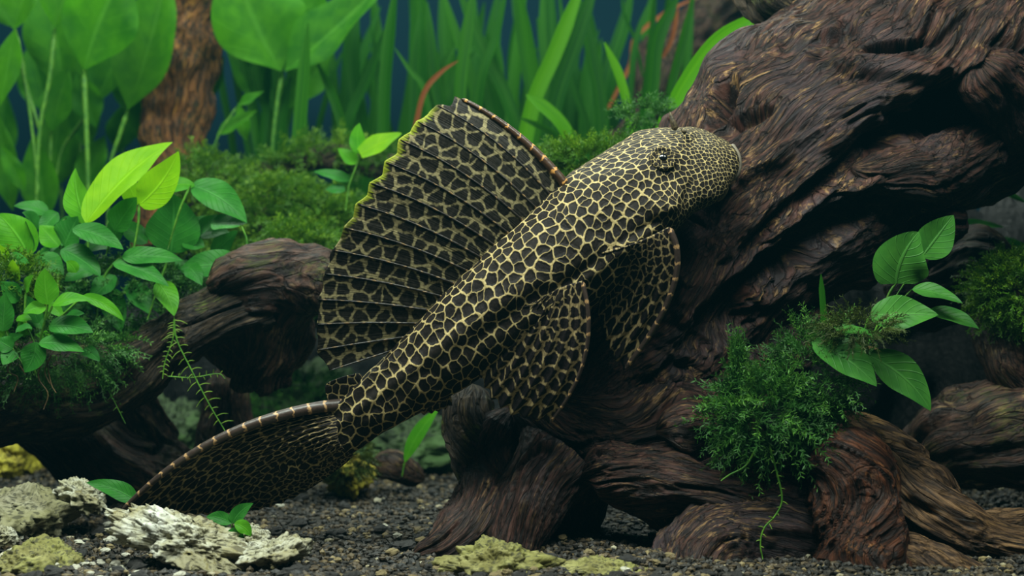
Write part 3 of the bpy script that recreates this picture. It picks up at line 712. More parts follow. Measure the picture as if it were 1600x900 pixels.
# dorsal fin on the ridge of the back
i0, i1 = np.argmin(np.abs(FC[:, 0]-P(944, 0)[0])), np.argmin(np.abs(FC[:, 0]-P(652, 0)[0]))
crest = FC+FD*(fs[:, 3]*0.93)[:, None]
d_base = crest[np.linspace(i0, i1, 9).astype(int)]
d_edge_px = [(713, 153), (700, 163), (680, 166), (652, 190), (630, 217), (606, 254), (585, 285), (562, 315), (545, 350), (528, 378), (514, 405), (504, 440), (497, 480), (494, 520), (498, 552), (516, 578)]
d_edge = np.array([P(x, y, -0.012-0.014*math.sin(k/15*3.0)) for k, (x, y) in enumerate(d_edge_px)])
dors, DC, DN = fin_mesh('dorsal_fin', d_base, d_edge, ((0.0015, 0, 0.0042), (0, 0, 0.0)), FIN_D, 13, 23, True, 0.0006, 0.0006, 240, 90, 0.03, 0.022, 0.0008)
rod('spine', DC[0, ::6]+DN[0, ::6]*0.0004, np.linspace(0.0025, 0.0010, len(DC[0, ::6])), SPINE_D, dors, 10, 60)
for k in range(1, 14):
    ia = min(239, int(round((k)/13*239)))
    rod('ray', DC[ia, ::8]+DN[ia, ::8]*0.0003, np.linspace(0.0007, 0.0003, len(DC[ia, ::8])), RAY, dors, 6, 30)

# pectoral fin
pb = [on_fish(1040, 352)[0]+[0.001, -0.001, -0.001], on_fish(1010, 372)[0]+[0, -0.001, 0], on_fish(975, 385)[0], on_fish(940, 395)[0]]
pe_px = [(976, 574), (962, 562), (951, 535), (941, 503), (933, 472), (928, 440), (924, 412)]
pe = np.array([P(x, y, -0.007-0.006*k/6) for k, (x, y) in enumerate(pe_px)])
pect, PC, PN = fin_mesh('pectoral_fin', pb, pe, (P(1052, 445, 0)-P(1012, 463, 0)+[0, -0.004, 0], P(925, 405, 0)-P(930, 404, 0)), FIN_P, 9, 13, False, 0.0012, 0.0007, 130, 80, 0.04, 0.02, 0, 1.25)
rod('spine', PC[0, ::6], np.linspace(0.0016, 0.0013, len(PC[0, ::6])), SPINE_C, pect, 10, 50)
# pelvic fin
vb = [on_fish(906, 432)[0]+[0.001, -0.001, -0.002], on_fish(880, 448)[0], on_fish(850, 463)[0], on_fish(825, 480)[0]]
ve_px = [(858, 658), (836, 656), (806, 646), (780, 630), (764, 612), (752, 588), (745, 566), (742, 546)]
ve = np.array([P(x, y, -0.009-0.006*k/7) for k, (x, y) in enumerate(ve_px)])
pelv, VC, VN = fin_mesh('pelvic_fin', vb, ve, (P(914, 550, 0)-P(884, 547, 0)+[0, -0.004, 0], P(780, 500, 0)-P(785, 512, 0)), FIN_P, 9, 17, False, 0.0013, 0.0007, 130, 80, 0.03, 0.02, 0, 1.05)
rod('spine', VC[0, ::6], np.linspace(0.0011, 0.0008, len(VC[0, ::6])), SPINE_C, pelv, 10, 50)
# far pelvic / anal fin below the stalk of the tail
ab_ = [on_fish(700, 580)[0]+[0, 0.006, -0.003], on_fish(668, 604)[0]+[0, 0.006, -0.003]]
ae = [P(706, 632, 0.012), P(690, 640, 0.012), P(665, 646, 0.011), P(640, 646, 0.010)]
fin_mesh('anal_fin', ab_, ae, ((0, 0, 0), (0, 0, 0)), FIN_C, 6, 22, False, 0.0008, 0.0006, 60, 30, 0.05)
# small adipose fin
k0, k1 = np.argmin(np.abs(FC[:, 0]-P(600, 0)[0])), np.argmin(np.abs(FC[:, 0]-P(560, 0)[0]))
fin_mesh('adipose_fin', [crest[k0], crest[(k0+k1)//2], crest[k1]], [P(556, 584, -0.003), P(532, 590, -0.004), P(509, 602, -0.004), P(512, 626, -0.003)], ((0, 0, 0.001), (0, 0, 0)), SKIN, 3, 14, True, 0.0, 0.0014, 40, 24)
# tail fin
cb = [P(545, 632, 0.0), P(530, 660, -0.004), P(530, 690, -0.003), P(552, 712, 0.002)]
ce_px = [(188, 797), (225, 799), (275, 802), (330, 803), (380, 800), (422, 791), (452, 780), (474, 767)]
ce_ = np.array([P(x, y, 0.004+0.018*math.sin(min(1, k/5)*1.57)) for k, (x, y) in enumerate(ce_px)])
tail, TC, TN = fin_mesh('tail_fin', cb, ce_, (P(350, 680, -0.010)-P(366, 716, 0), P(512, 742, 0)-P(513, 740, 0)), FIN_C, 15, 17, False, 0.0014, 0.0008, 170, 110, 0.0, 0.01, 0, 1.7)
rod('spine', np.vstack([P(560, 628, 0.004)[None], TC[0, 4::8]+TN[0, 4::8]*0.0008]), np.linspace(0.0032, 0.0012, 1+len(TC[0, 4::8])), SPINE_C, tail, 12, 80)

# eyes, nostril flaps, lip, barbels
def ball(name, c, n, r, mat, parent, squash=0.6, seg=20, rings=12):
    n = norm(np.array(n)); t = norm(np.cross(n, [0.3, 0.2, 1])); b = np.cross(n, t)
    ph = np.linspace(0.02, np.pi-0.02, rings); th = np.linspace(0, 2*np.pi, seg, endpoint=False)
    V = np.array([[np.array(c)+r*(math.sin(p)*(math.cos(q)*t+math.sin(q)*b)+squash*math.cos(p)*n) for q in th] for p in ph]).reshape(-1, 3)
    F = [grid_faces(rings, seg, True), np.arange(seg)[::-1][None], (np.arange(seg)+len(V)-seg)[None]]
    return mk(name, V, F, mat, parent, uvs={'pat': (V[:, [0, 2]]-np.array(c)[[0, 2]])/(7*PX)+40})
def torus(name, c, n, R, r, mat, parent, seg=32, s2=10):
    n = norm(np.array(n)); t = norm(np.cross(n, [0.3, 0.2, 1])); b = np.cross(n, t)
    V = []
    for q in np.linspace(0, 2*np.pi, seg, endpoint=False):
        e = math.cos(q)*t+math.sin(q)*b
        for p in np.linspace(0, 2*np.pi, s2, endpoint=False): V.append(np.array(c)+e*(R+r*math.cos(p))+n*r*math.sin(p))
    i, j = np.meshgrid(np.arange(seg), np.arange(s2), indexing='ij')
    F = np.stack([i*s2+j, ((i+1) % seg)*s2+j, ((i+1) % seg)*s2+(j+1) % s2, i*s2+(j+1) % s2], -1).reshape(-1, 4)
    V = np.array(V)
    return mk(name, V, F, mat, parent, uvs={'pat': (V[:, [0, 2]]-np.array(c)[[0, 2]])/(6*PX)+20})
pc, pn = on_fish(1036, 247)
pn = norm(pn*0.6+np.array([0.15, -0.8, 0.45]))
eye = torus('eye', pc-pn*0.0004, pn, 0.0052, 0.0015, SKIN, fish)
ball('socket', pc-pn*0.0004, pn, 0.0046, SKIN, eye, 0.35); ball('iris', pc+pn*0.0003, pn, 0.0027, IRIS, eye, 0.45); ball('pupil', pc+pn*0.0010, pn, 0.0021, PUPIL, eye, 0.45)
nc, nn = on_fish(1074, 216)
nos = torus('nostril', nc+nn*0.0002, nn, 0.0018, 0.0009, SKIN, fish); ball('pit', nc, nn, 0.0016, PUPIL, nos, 0.3)
def flap(px, py, tipx, tipy, wpx):
    b0, nrm_ = on_fish(px, py); t0 = P(tipx, tipy, b0[1]-0.002)
    rod('nostril_flap', [b0-nrm_*0.001, (b0+t0)/2+[0, -0.0008, 0], t0], [wpx*PX, wpx*PX*0.75, wpx*PX*0.2], SKIN_PLAIN, fish, 8, 12)
SKIN_PLAIN = plain('fish_flap', (0.022, 0.017, 0.012), (0.12, 0.09, 0.045), 900, 0.5)
flap(1056, 206, 1046, 174, 6); flap(1070, 209, 1064, 201, 4)
# sucker lip pressed on the wood, and the barbels
lipV = [P(1144, 226, 0.016), P(1150, 246, 0.010), P(1148, 268, 0.006), P(1138, 282, 0.004)]
rod('lip', lipV, [0.0012, 0.0026, 0.0030, 0.0016], LIP, fish, 12, 30)
rod('barbel', [P(1128, 272, 0.004), P(1134, 290, 0.002), P(1129, 306, 0.004), P(1121, 315, 0.006)], [0.0016, 0.0017, 0.0012, 0.0004], BARBEL, fish, 8, 24)
rod('barbel', [P(1132, 284, 0.004), P(1140, 288, 0.005)], [0.0004, 0.0002], BARBEL, fish, 6, 8)

# ------------------------------------------------------------------ plants
def prof(shape, t):
    if shape == 'ovate': return np.sin(np.pi*np.clip(t, 0, 1)**0.72)**0.85
    if shape == 'lance': return np.sin(np.pi*np.clip(t, 0, 1)**0.85)**1.05
    if shape == 'heart': return np.sin(np.pi*np.clip(t*0.93+0.07, 0, 1)**0.62)**0.75
    if shape == 'sword': return np.sin(np.pi*np.clip(t, 0, 1)**0.86)**1.25
    return np.clip(np.minimum(t/0.10+0.45, 1), 0, 1)*np.clip((1-t)/0.32, 0, 1)**0.6   # strap

def leaf_geo(b, t, wid, ctrl, face, shape, fold=0.25, wave=0.12, curl=0.0, nl=16, nw=8, seed=0):
    b, t, ctrl = np.asarray(b), np.asarray(t), np.asarray(ctrl)
    s = np.linspace(0, 1, nl)[:, None]
    C = b*(1-s)**2+2*ctrl*s*(1-s)+t*s**2
    T = norm(np.gradient(C, axis=0))
    S = norm(np.cross(T, np.asarray(face, float)[None])); N = np.cross(S, T)
    N = np.where((N@np.asarray(face) < 0)[:, None], -N, N)
    w_ = (wid/2*prof(shape, s[:, 0]))[:, None]
    x = np.linspace(-1, 1, nw+1)[None, :]
    ph = seed*1.7
    off = fold*np.abs(x)*w_+wave*w_*x*x*np.sin(s*9+ph+x*1.5)-curl*np.linalg.norm(t-b)*(s**2)*np.ones_like(x)
    V = C[:, None]+S[:, None]*(w_*x)[..., None]+N[:, None]*off[..., None]
    uv = np.stack(np.broadcast_arrays((x+1)/2, s), -1)
    return V.reshape(-1, 3), grid_faces(nl, nw+1), uv.reshape(-1, 2)

_ls = [0]
def leaf(parent, b, t, wpx, Y, mat, bend=(0, 0), face=(0, -0.85, 0.5), shape='ovate', Yt=None, fold=0.22, wave=0.12, curl=0.0, Yb=0.0, name='leaf', nl=16, nw=8):
    _ls[0] += 1
    Yt = Y if Yt is None else Yt
    B, T = P(*b, Y), P(*t, Yt)
    mx, my = (b[0]+t[0])/2+bend[0], (b[1]+t[1])/2+bend[1]
    ctrl = P(mx, my, (Y+Yt)/2+Yb)
    V, Fq, uv = leaf_geo(B, T, wpx*(Y-CAM_Y)/F_PX, ctrl, face, shape, fold, wave, curl, nl, nw, _ls[0])
    return mk(name, V, Fq, mat, parent, uvs={'UVMap': uv})

def stem(parent, pts, rpx, Y, mat=None, name='stem', seg=6):
    """pts: (px,py) or (px,py,Y)"""
    W = [P(p[0], p[1], p[2] if len(p) > 2 else Y) for p in pts]
    r = np.linspace(rpx, rpx*0.6, len(W))*(Y-CAM_Y)/F_PX
    V, Fq, uv = tube(W, r, seg)
    return mk(name, V, Fq, mat or STEM, parent, uvs={'UVMap': uv})

R_ = random.uniform
def face_r(): return (R_(-0.35, 0.35), -R_(0.55, 0.95), R_(0.35, 0.8))

# --- sword plants, background left
SW = 'broad sword plants in the background'
def sword(loc, label, items):
    o = thing('sword_plant', loc, label, 'water plant', SW)
    for it in items:
        if it[0] == 's': stem(o, it[1], it[2], it[3], it[4] if len(it) > 4 else None)
        else: leaf(o, it[1], it[2], it[3], it[4], it[5], **(it[6] if len(it) > 6 else {}))
    return o
sw = dict(shape='sword', nl=26, nw=14, wave=0.24, fold=0.42)
sword(P(60, 420, 0.42), 'sword plant with a narrow lime leaf at the tank side left of the upright branch', [
    ('l', (23, 45), (0, 168), 40, 0.36, L_SWORD, dict(sw, face=(0.3, -0.9, 0.2))), ('l', (22, 47), (70, -60), 70, 0.40, L_SWORD, dict(sw, bend=(-15, 0))),
    ('l', (24, 45), (-30, -50), 60, 0.44, L_SWORD, sw), ('s', [(24, 45), (36, 110), (50, 200), (60, 300)], 4, 0.38, STEM),
    ('l', (72, 350), (52, 205), 60, 0.42, L_SWORD, sw), ('l', (20, 330), (-5, 170), 46, 0.44, L_SWORD, sw), ('l', (40, 300), (0, 225), 30, 0.40, L_SWORD, sw)])
sword(P(80, 420, 0.40), 'sword plant with two upright stalks and a short pale leaf blade', [
    ('l', (86, 44), (122, -50), 62, 0.38, L_SWORD, dict(sw, bend=(-6, 0))), ('s', [(86, 44), (78, 120), (62, 205), (56, 330)], 4.6, 0.38),
    ('l', (80, 205), (108, 100), 56, 0.44, L_SWORD, sw), ('s', [(80, 205), (76, 330)], 3, 0.44, STEM), ('s', [(62, 205), (40, 130), (36, 90)], 4, 0.39, STEM)])
sword(P(135, 420, 0.42), 'sword plant with one big backlit lime leaf on a straight stalk', [
    ('l', (131, 110), (205, -60), 118, 0.38, L_SWORD, dict(sw, bend=(-14, -6), face=(0.35, -0.9, 0.25))), ('s', [(131, 108), (134, 180), (137, 260), (138, 340)], 5, 0.38),
    ('l', (100, 140), (70, -40), 90, 0.50, L_SWORD, sw), ('l', (150, 200), (118, 110), 50, 0.46, L_SWORD, sw)])
sword(P(175, 420, 0.46), 'sword plant with a tall ribbed leaf leaning on the upright branch', [
    ('l', (200, 172), (262, -50), 105, 0.44, L_SWORD, dict(sw, bend=(10, 0))), ('s', [(200, 172), (184, 220), (172, 262), (168, 360)], 4, 0.44),
    ('l', (150, 160), (215, 20), 80, 0.49, L_SWORD, sw), ('s', [(150, 160), (120, 200), (95, 240), (80, 330)], 3, 0.48, STEM),
    ('l', (225, 230), (238, 130), 60, 0.50, L_SWORD, sw), ('l', (185, 240), (205, 150), 50, 0.52, L_SWORD, sw), ('l', (130, 300), (165, 210), 55, 0.50, L_SWORD, sw)])
sword(P(435, 420, 0.48), 'sword plant with two very broad spreading leaves right of the upright branch', [
    ('l', (440, 112), (368, -70), 150, 0.46, L_SWORD, dict(sw, bend=(-20, 8), face=(0.1, -0.8, 0.55))), ('l', (442, 110), (478, -80), 120, 0.48, L_SWORD, sw),
    ('l', (444, 112), (622, -50), 96, 0.44, L_SWORD, dict(sw, bend=(-10, 22), face=(-0.2, -0.85, 0.5))), ('s', [(442, 110), (432, 170), (425, 240), (420, 330)], 4, 0.47, STEM),
    ('l', (440, 160), (350, 70), 70, 0.52, L_SWORD, sw), ('l', (450, 170), (520, 80), 70, 0.53, L_SWORD, sw)])
sword(P(360, 330, 0.40), 'small sword plant seedling with short bright leaves above the moss mound', [
    ('l', (371, 166), (413, 142), 18, 0.40, L_SWORD, dict(sw, nl=12)), ('l', (338, 212), (402, 172), 26, 0.42, L_SWORD, dict(sw, nl=12)), ('s', [(371, 166), (345, 205), (330, 240)], 2, 0.41, STEM),
    ('l', (385, 220), (372, 160), 24, 0.44, L_SWORD, dict(sw, nl=12))])

# --- ribbon-leaved plants
def blade(parent, pts, wpx, Y, mat, name='blade'):
    W = np.array([[*P(p[0], p[1], Y+(p[2] if len(p) > 2 else 0)), 0] for p in pts])
    c, s = smooth_path(W, 22); c = c[:, :3]; T = norm(np.gradient(c, axis=0)); t = s/s[-1]
    tw = R_(-0.5, 0.5)+R_(-0.7, 0.7)*t
    fr = np.stack([np.sin(tw), -np.cos(tw), 0.15+0*tw], -1)
    S = norm(np.cross(T, fr)); N = np.cross(S, T)
    w_ = (wpx/2*(Y-CAM_Y)/F_PX*1.15)*np.clip((1-t)/0.25, 0.03, 1)**0.6*(0.75+0.25*np.clip(t/0.2, 0, 1))
    x = np.linspace(-1, 1, 5)
    V = c[:, None]+S[:, None]*(w_[:, None]*x)[..., None]+N[:, None]*((w_[:, None]*0.25)*x*x)[..., None]
    uv = np.stack(np.broadcast_arrays(((x+1)/2)[None], t[:, None]), -1)
    return mk(name, V.reshape(-1, 3), grid_faces(22, 5), mat, parent, uvs={'UVMap': uv.reshape(-1, 2)})
VG = 'ribbon-leaved plants in the background'
def ribbon(loc, label, blades):
    o = thing('ribbon_plant', loc, label, 'water plant', VG)
    for b_ in blades: blade(o, *b_)
ribbon(P(470, 300, 0.40), 'ribbon plant with one stiff pointed green blade left of the sail fin', [
    ([(463, 330), (468, 220), (476, 120), (482, 36)], 22, 0.40, B_GREEN), ([(540, 330), (545, 240), (520, 150), (492, 90)], 13, 0.46, B_GREEN),
    ([(520, 330), (545, 190), (575, 120), (604, 40)], 15, 0.48, B_GREEN), ([(440, 330), (440, 200), (455, 120)], 18, 0.5, B_GREEN)])
ribbon(P(600, 320, 0.44), 'ribbon plant with a tall straight blade just left of the brown stem', [
    ([(600, 330), (601, 180), (606, 90), (620, -30)], 21, 0.44, B_GREEN), ([(615, 330), (640, 200), (655, 90), (650, -40)], 34, 0.56, B_GREEN),
    ([(700, 330), (665, 150), (640, 110), (616, 74)], 9, 0.42, B_GREEN), ([(690, 300), (684, 160), (668, 60), (655, -30)], 22, 0.54, B_GREEN),
    ([(560, 330), (585, 200), (590, 100), (580, -30)], 20, 0.60, B_GREEN), ([(545, 330), (555, 200), (548, 220)], 12, 0.6, B_GREEN)])
ribbon(P(720, 320, 0.46), 'ribbon plant whose blades cross behind the tip of the sail fin', [
    ([(720, 300), (718, 150), (728, 60), (742, -30)], 17, 0.42, B_GREEN), ([(850, 330), (790, 150), (750, 70), (712, -30)], 18, 0.46, B_GREEN),
    ([(735, 300), (752, 130), (775, 60), (795, -30)], 17, 0.44, B_GREEN), ([(760, 300), (740, 140), (715, 60), (690, -20)], 13, 0.50, B_GREEN),
    ([(700, 300), (702, 120), (690, -20)], 24, 0.62, B_GREEN), ([(770, 300), (765, 120), (780, -20)], 22, 0.62, B_GREEN), ([(790, 300), (772, 180), (752, 90)], 16, 0.48, B_GREEN)])
ribbon(P(835, 320, 0.44), 'ribbon plant with a broad fan of lit blades above the back of the fish', [
    ([(828, 320), (838, 160), (826, 80), (806, -40)], 29, 0.44, B_GREEN), ([(805, 300), (832, 165), (868, 80), (915, -40)], 21, 0.40, B_LIT),
    ([(845, 300), (868, 160), (898, 70), (935, -40)], 23, 0.43, B_GREEN), ([(850, 320), (860, 150), (850, -30)], 26, 0.58, B_GREEN),
    ([(900, 240), (878, 196), (850, 168), (822, 148)], 20, 0.33, B_LIT), ([(905, 260), (870, 214), (840, 196), (812, 184)], 9, 0.35, B_GREEN),
    ([(815, 320), (800, 120), (806, 20)], 16, 0.6, B_GREEN), ([(880, 320), (890, 150), (905, -30)], 18, 0.6, B_GREEN)])
ribbon(P(960, 300, 0.42), 'ribbon plant with a short bright upright blade over the fish head', [
    ([(990, 240), (982, 180), (968, 120), (944, 66)], 13, 0.34, B_LIT), ([(945, 280), (938, 160), (925, 90), (908, 0)], 18, 0.48, B_GREEN),
    ([(935, 300), (950, 130), (975, 40), (990, -30)], 20, 0.60, B_GREEN), ([(975, 280), (985, 150), (995, 60), (1025, -20)], 9, 0.50, B_GREEN), ([(920, 300), (925, 180), (940, 60)], 14, 0.62, B_GREEN)])
ribbon(P(1030, 260, 0.42), 'ribbon plant with folded blades between the fish head and the trunk', [
    ([(1005, 230), (1018, 140), (1028, 60), (1062, -10)], 19, 0.40, B_GREEN), ([(1030, 240), (1050, 130), (1068, 60), (1085, -10)], 13, 0.44, B_GREEN),
    ([(1000, 240), (1012, 170), (1022, 110)], 22, 0.42, B_GREEN), ([(1085, 240), (1060, 120), (1040, 30), (1045, -20)], 14, 0.62, B_GREEN)])
ribbon(P(1080, 200, 0.30), 'ribbon plant with one wide arching blade that touches the top of the trunk', [
    ([(1020, 240), (1068, 142), (1110, 80), (1150, 46), (1196, 18)], 27, 0.22, B_LIT), ([(1208, 110), (1196, 70), (1186, 52), (1186, 30)], 24, 0.19, B_LIT)])
for k_, (x0, x1, lb) in enumerate([(330, 560, 'dim ribbon plant far behind the broad spreading sword leaves'), (560, 800, 'dim ribbon plant far behind the sail fin tip'), (780, 1100, 'dim ribbon plant far behind the fish back')]):
    bl_ = []
    for _ in range(17):
        xa = R_(x0, x1); ln = R_(-70, 70); yt = R_(-60, 90); yy = R_(0.50, 0.70)
        bl_.append(([(xa, 340), (xa+ln*0.25+R_(-8, 8), 220), (xa+ln*0.6+R_(-10, 10), 110), (xa+ln, yt)], R_(10, 26), yy, B_GREEN))
    ribbon(P((x0+x1)/2, 340, 0.6), lb, bl_)
for k_, (x0, x1, lb) in enumerate([(-40, 140, 'shaded sword plant in the gap behind the two upright stalks'), (120, 330, 'shaded sword plant in the gap behind the upright branch')]):
    it_ = []
    for _ in range(9):
        xa = R_(x0, x1); ya = R_(120, 320); h_ = R_(110, 190); Y_ = R_(0.50, 0.66); dx = R_(-40, 50)
        it_.append(('l', (xa, ya), (xa+dx, ya-h_), R_(50, 85), Y_, L_SWORD, dict(sw, bend=(R_(-15, 15), 0), face=(R_(-0.5, 0.5), -0.8, R_(0.1, 0.6))))); it_.append(('s', [(xa, ya), (xa+dx*0.1, ya+60), (xa, ya+140)], 3, Y_, STEM))
    sword(P((x0+x1)/2, 440, 0.6), lb, it_)
bs = thing('plant_stem', P(650, 230, 0.40), 'bare brown curved stem rising behind the sail fin', 'plant stem')
blade(bs, [(640, 260), (650, 195), (664, 142), (690, 112), (716, 95)], 7, 0.38, B_BROWN, 'stalk')
bs2 = thing('plant_stem', P(1000, 200, 0.5), 'thin reddish twigs in the blue gap above the fish head', 'plant stem')
blade(bs2, [(950, 170), (985, 100), (992, 60), (1040, 20), (1090, -5)], 6, 0.55, B_BROWN, 'stalk'); blade(bs2, [(1035, 90), (1050, 60), (1060, 10)], 6, 0.52, B_BROWN, 'stalk')
blade(bs2, [(1005, 120), (992, 62), (975, 20), (972, -20)], 5, 0.53, B_GREEN, 'stalk')
br2 = thing('branch', P(1110, 260, 0.55), 'dim brown branch far behind the trunk in the blue water', 'branch')
wood('limb', br2, W_LEFT, [(940, 300, 0.58, 30, 1), (1010, 180, 0.58, 24, 1), (1040, 90, 0.60, 26, 1), (1110, 20, 0.62, 36, 1), (1180, -60, 0.62, 36, 1)], 120, 60, seed=41, lump=0.012, fold=0.006)

# --- leafy bush on the left driftwood
BU = 'leafy bushes on the left driftwood'
bright = thing('broadleaf_plant', P(170, 400, 0.10), 'young plant with two big lime green curled leaves at the top of the bush', 'water plant', BU)
leaf(bright, (134, 350), (270, 222), 78, 0.10, L_BRIGHT, (-8, -22), (-0.25, -0.75, 0.6), 'ovate', 0.12, 0.30, 0.10, name='leaf', nl=24, nw=12)
leaf(bright, (137, 352), (118, 262), 48, 0.11, L_FRESH, (-14, 0), (-0.5, -0.8, 0.3), 'lance', 0.12)
leaf(bright, (217, 320), (279, 236), 56, 0.10, L_BRIGHT, (8, 14), (0.35, -0.85, 0.35), 'ovate', 0.09, nl=20)
leaf(bright, (217, 320), (196, 268), 34, 0.115, L_BRIGHT, (-6, 0), (-0.3, -0.9, 0.3))
stem(bright, [(134, 348), (138, 372), (134, 420)], 3, 0.10); stem(bright, [(217, 318), (216, 350), (205, 410)], 2.6, 0.10)

mid = thing('broadleaf_plant', P(210, 470, 0.12), 'dense bush of deep green pointed leaves spreading over the left driftwood', 'water plant', BU)
for (b_, t_, w_, Y_, m_, bd, sh) in [
    ((298, 290), (386, 348), 50, 0.13, L_MID, (6, -18), 'ovate'), ((306, 290), (238, 304), 30, 0.13, L_FRESH, (-4, -14), 'lance'),
    ((178, 360), (214, 308), 50, 0.11, L_MID, (0, 0), 'ovate'), ((266, 396), (270, 302), 84, 0.135, L_MID, (6, 0), 'ovate'),
    ((113, 357), (193, 390), 36, 0.09, L_MID, (4, -10), 'ovate'), ((95, 390), (157, 432), 46, 0.09, L_MID, (6, -8), 'ovate'),
    ((190, 402), (286, 407), 34, 0.085, L_MID, (0, -8), 'ovate'), ((176, 411), (264, 448), 32, 0.085, L_MID, (6, -12), 'ovate'),
    ((374, 416), (282, 420), 52, 0.12, L_MID, (0, -8), 'ovate'), ((245, 440), (272, 494), 36, 0.09, L_FRESH, (8, -4), 'ovate'),
    ((46, 402), (-4, 334), 60, 0.09, L_FRESH, (4, -10), 'ovate'), ((48, 404), (40, 345), 40, 0.10, L_MID, (6, 0), 'ovate'),
    ((100, 385), (122, 338), 54, 0.115, L_MID, (0, 0), 'ovate'), ((92, 385), (62, 352), 40, 0.115, L_FRESH, (0, 0), 'ovate'),
    ((300, 372), (340, 335), 34, 0.14, L_MID, (0, 0), 'ovate'), ((330, 400), (372, 360), 34, 0.145, L_MID, (0, 0), 'ovate'),
    ((230, 380), (185, 345), 34, 0.13, L_MID, (0, 0), 'ovate'), ((180, 430), (140, 470), 40, 0.12, L_MID, (0, 0), 'ovate'),
    ((205, 440), (232, 490), 40, 0.13, L_MID, (0, 0), 'ovate'), ((150, 420), (100, 440), 36, 0.11, L_MID, (0, -6), 'ovate'),
    ((170, 450), (190, 520), 40, 0.13, L_MID, (0, 0), 'ovate'),
    ((130, 440), (110, 500), 40, 0.13, L_MID, (0, 0), 'ovate'), ((60, 400), (100, 430), 36, 0.10, L_MID, (0, -6), 'ovate'),
    ((240, 470), (290, 500), 34, 0.14, L_MID, (0, -6), 'ovate')]:
    leaf(mid, b_, t_, w_, Y_, m_, bd, face_r(), sh, Y_-R_(0.0, 0.012), nl=18)
for _ in range(34):
    xa, ya = R_(20, 370), R_(330, 520)
    if xa > 140 and ya > 425: continue
    an_ = R_(0, 6.28); ln = R_(38, 70); Y_ = R_(0.115, 0.15)
    leaf(mid, (xa, ya), (xa+ln*math.cos(an_), ya+ln*0.6*math.sin(an_)), R_(26, 42), Y_, L_MID, (R_(-6, 6), R_(-10, 0)), face_r(), 'ovate', Y_-R_(0, 0.012), nl=14)
for pts in ([(192, 402), (178, 412), (160, 440), (150, 500)], [(376, 416), (386, 380), (376, 350)], [(376, 416), (384, 396), (390, 430), (380, 460)], [(113, 357), (100, 385), (90, 430), (95, 500)],
            [(95, 390), (88, 360), (104, 340)], [(46, 402), (50, 440), (60, 490)], [(266, 396), (250, 440), (230, 500)], [(298, 290), (280, 330), (262, 390)], [(178, 360), (165, 400)]):
    stem(mid, pts, 2.4, 0.12, STEM)

low = thing('broadleaf_plant', P(70, 590, 0.06), 'small bush of glossy light green leaves with roots hanging over the dark log', 'water plant', BU)
for (b_, t_, w_, Y_, m_, bd) in [
    ((75, 476), (70, 419), 40, 0.05, L_FRESH, (-4, 0)), ((82, 478), (142, 470), 30, 0.045, L_FRESH, (0, -12)), ((128, 462), (194, 502), 20, 0.05, L_FRESH, (10, -10)),
    ((76, 510), (146, 520), 40, 0.05, L_MID, (0, -10)), ((60, 537), (132, 550), 30, 0.045, L_MID, (0, -12)), ((56, 534), (38, 582), 40, 0.045, L_MID, (8, 4)),
    ((72, 481), (36, 490), 24, 0.05, L_FRESH, (0, -6)), ((4, 518), (8, 458), 40, 0.05, L_MID, (0, 0)), ((50, 512), (24, 520), 22, 0.045, L_MID, (0, -6)),
    ((130, 545), (156, 565), 22, 0.06, L_MID, (0, -4)), ((20, 545), (-6, 530), 30, 0.05, L_MID, (0, 0)), ((22, 548), (4, 570), 28, 0.05, L_MID, (0, 0)),
    ((40, 455), (52, 430), 28, 0.06, L_FRESH, (0, 0)), ((30, 470), (0, 440), 34, 0.06, L_MID, (0, 0)), ((25, 440), (20, 405), 26, 0.065, L_BRIGHT, (0, 0)),
    ((100, 500), (132, 490), 22, 0.06, L_MID, (0, -4)), ((60, 505), (40, 460), 26, 0.065, L_MID, (0, 0)), ((90, 530), (110, 500), 26, 0.07, L_MID, (0, 0)),
    ((25, 500), (50, 500), 20, 0.05, L_FRESH, (0, -4)), ((10, 410), (-4, 380), 22, 0.07, L_BRIGHT, (0, 0))]:
    leaf(low, b_, t_, w_, Y_, m_, bd, face_r(), 'ovate', Y_-R_(0.0, 0.008), nl=16)
for _ in range(14):
    xa, ya = R_(-10, 120), R_(400, 560); an_ = R_(0, 6.28); ln = R_(26, 46); Y_ = R_(0.062, 0.08)
    leaf(low, (xa, ya), (xa+ln*math.cos(an_), ya+ln*0.7*math.sin(an_)), R_(18, 30), Y_, random.choice([L_MID, L_FRESH]), (R_(-5, 5), R_(-8, 0)), face_r(), 'ovate', Y_-R_(0, 0.008), nl=12)
for pts in ([(75, 474), (70, 500), (62, 535), (58, 575)], [(82, 478), (72, 500)], [(128, 464), (100, 490), (76, 510)], [(60, 536), (50, 560), (58, 590)], [(8, 516), (20, 545), (40, 575)], [(40, 455), (40, 500), (55, 540)]):
    stem(low, pts, 2.2, 0.055)
for pts in ([(66, 560), (60, 590), (75, 615), (68, 640)], [(72, 560), (80, 600), (88, 614)], [(20, 560), (12, 580), (28, 590), (22, 612)], [(80, 555), (70, 580), (78, 600)], [(30, 570), (40, 585)]):
    stem(low, pts, 1.3, 0.05, STEM_B, 'root')

# --- bright young plant between mound and sail fin
yp = thing('broadleaf_plant', P(545, 320, 0.25), 'young plant with light green heart-shaped leaf beside the sail fin edge', 'water plant', BU)
leaf(yp, (563, 241), (628, 208), 36, 0.22, L_BRIGHT, (4, -4), (0, -0.8, 0.6), 'heart'); leaf(yp, (563, 241), (562, 192), 26, 0.225, L_FRESH, (-8, 0))
leaf(yp, (558, 256), (528, 232), 24, 0.23, L_FRESH); leaf(yp, (548, 282), (490, 268), 20, 0.24, L_MID, (0, -4)); leaf(yp, (540, 296), (508, 296), 18, 0.24, L_MID)
stem(yp, [(563, 241), (556, 262), (545, 292), (540, 330)], 1.8, 0.23)

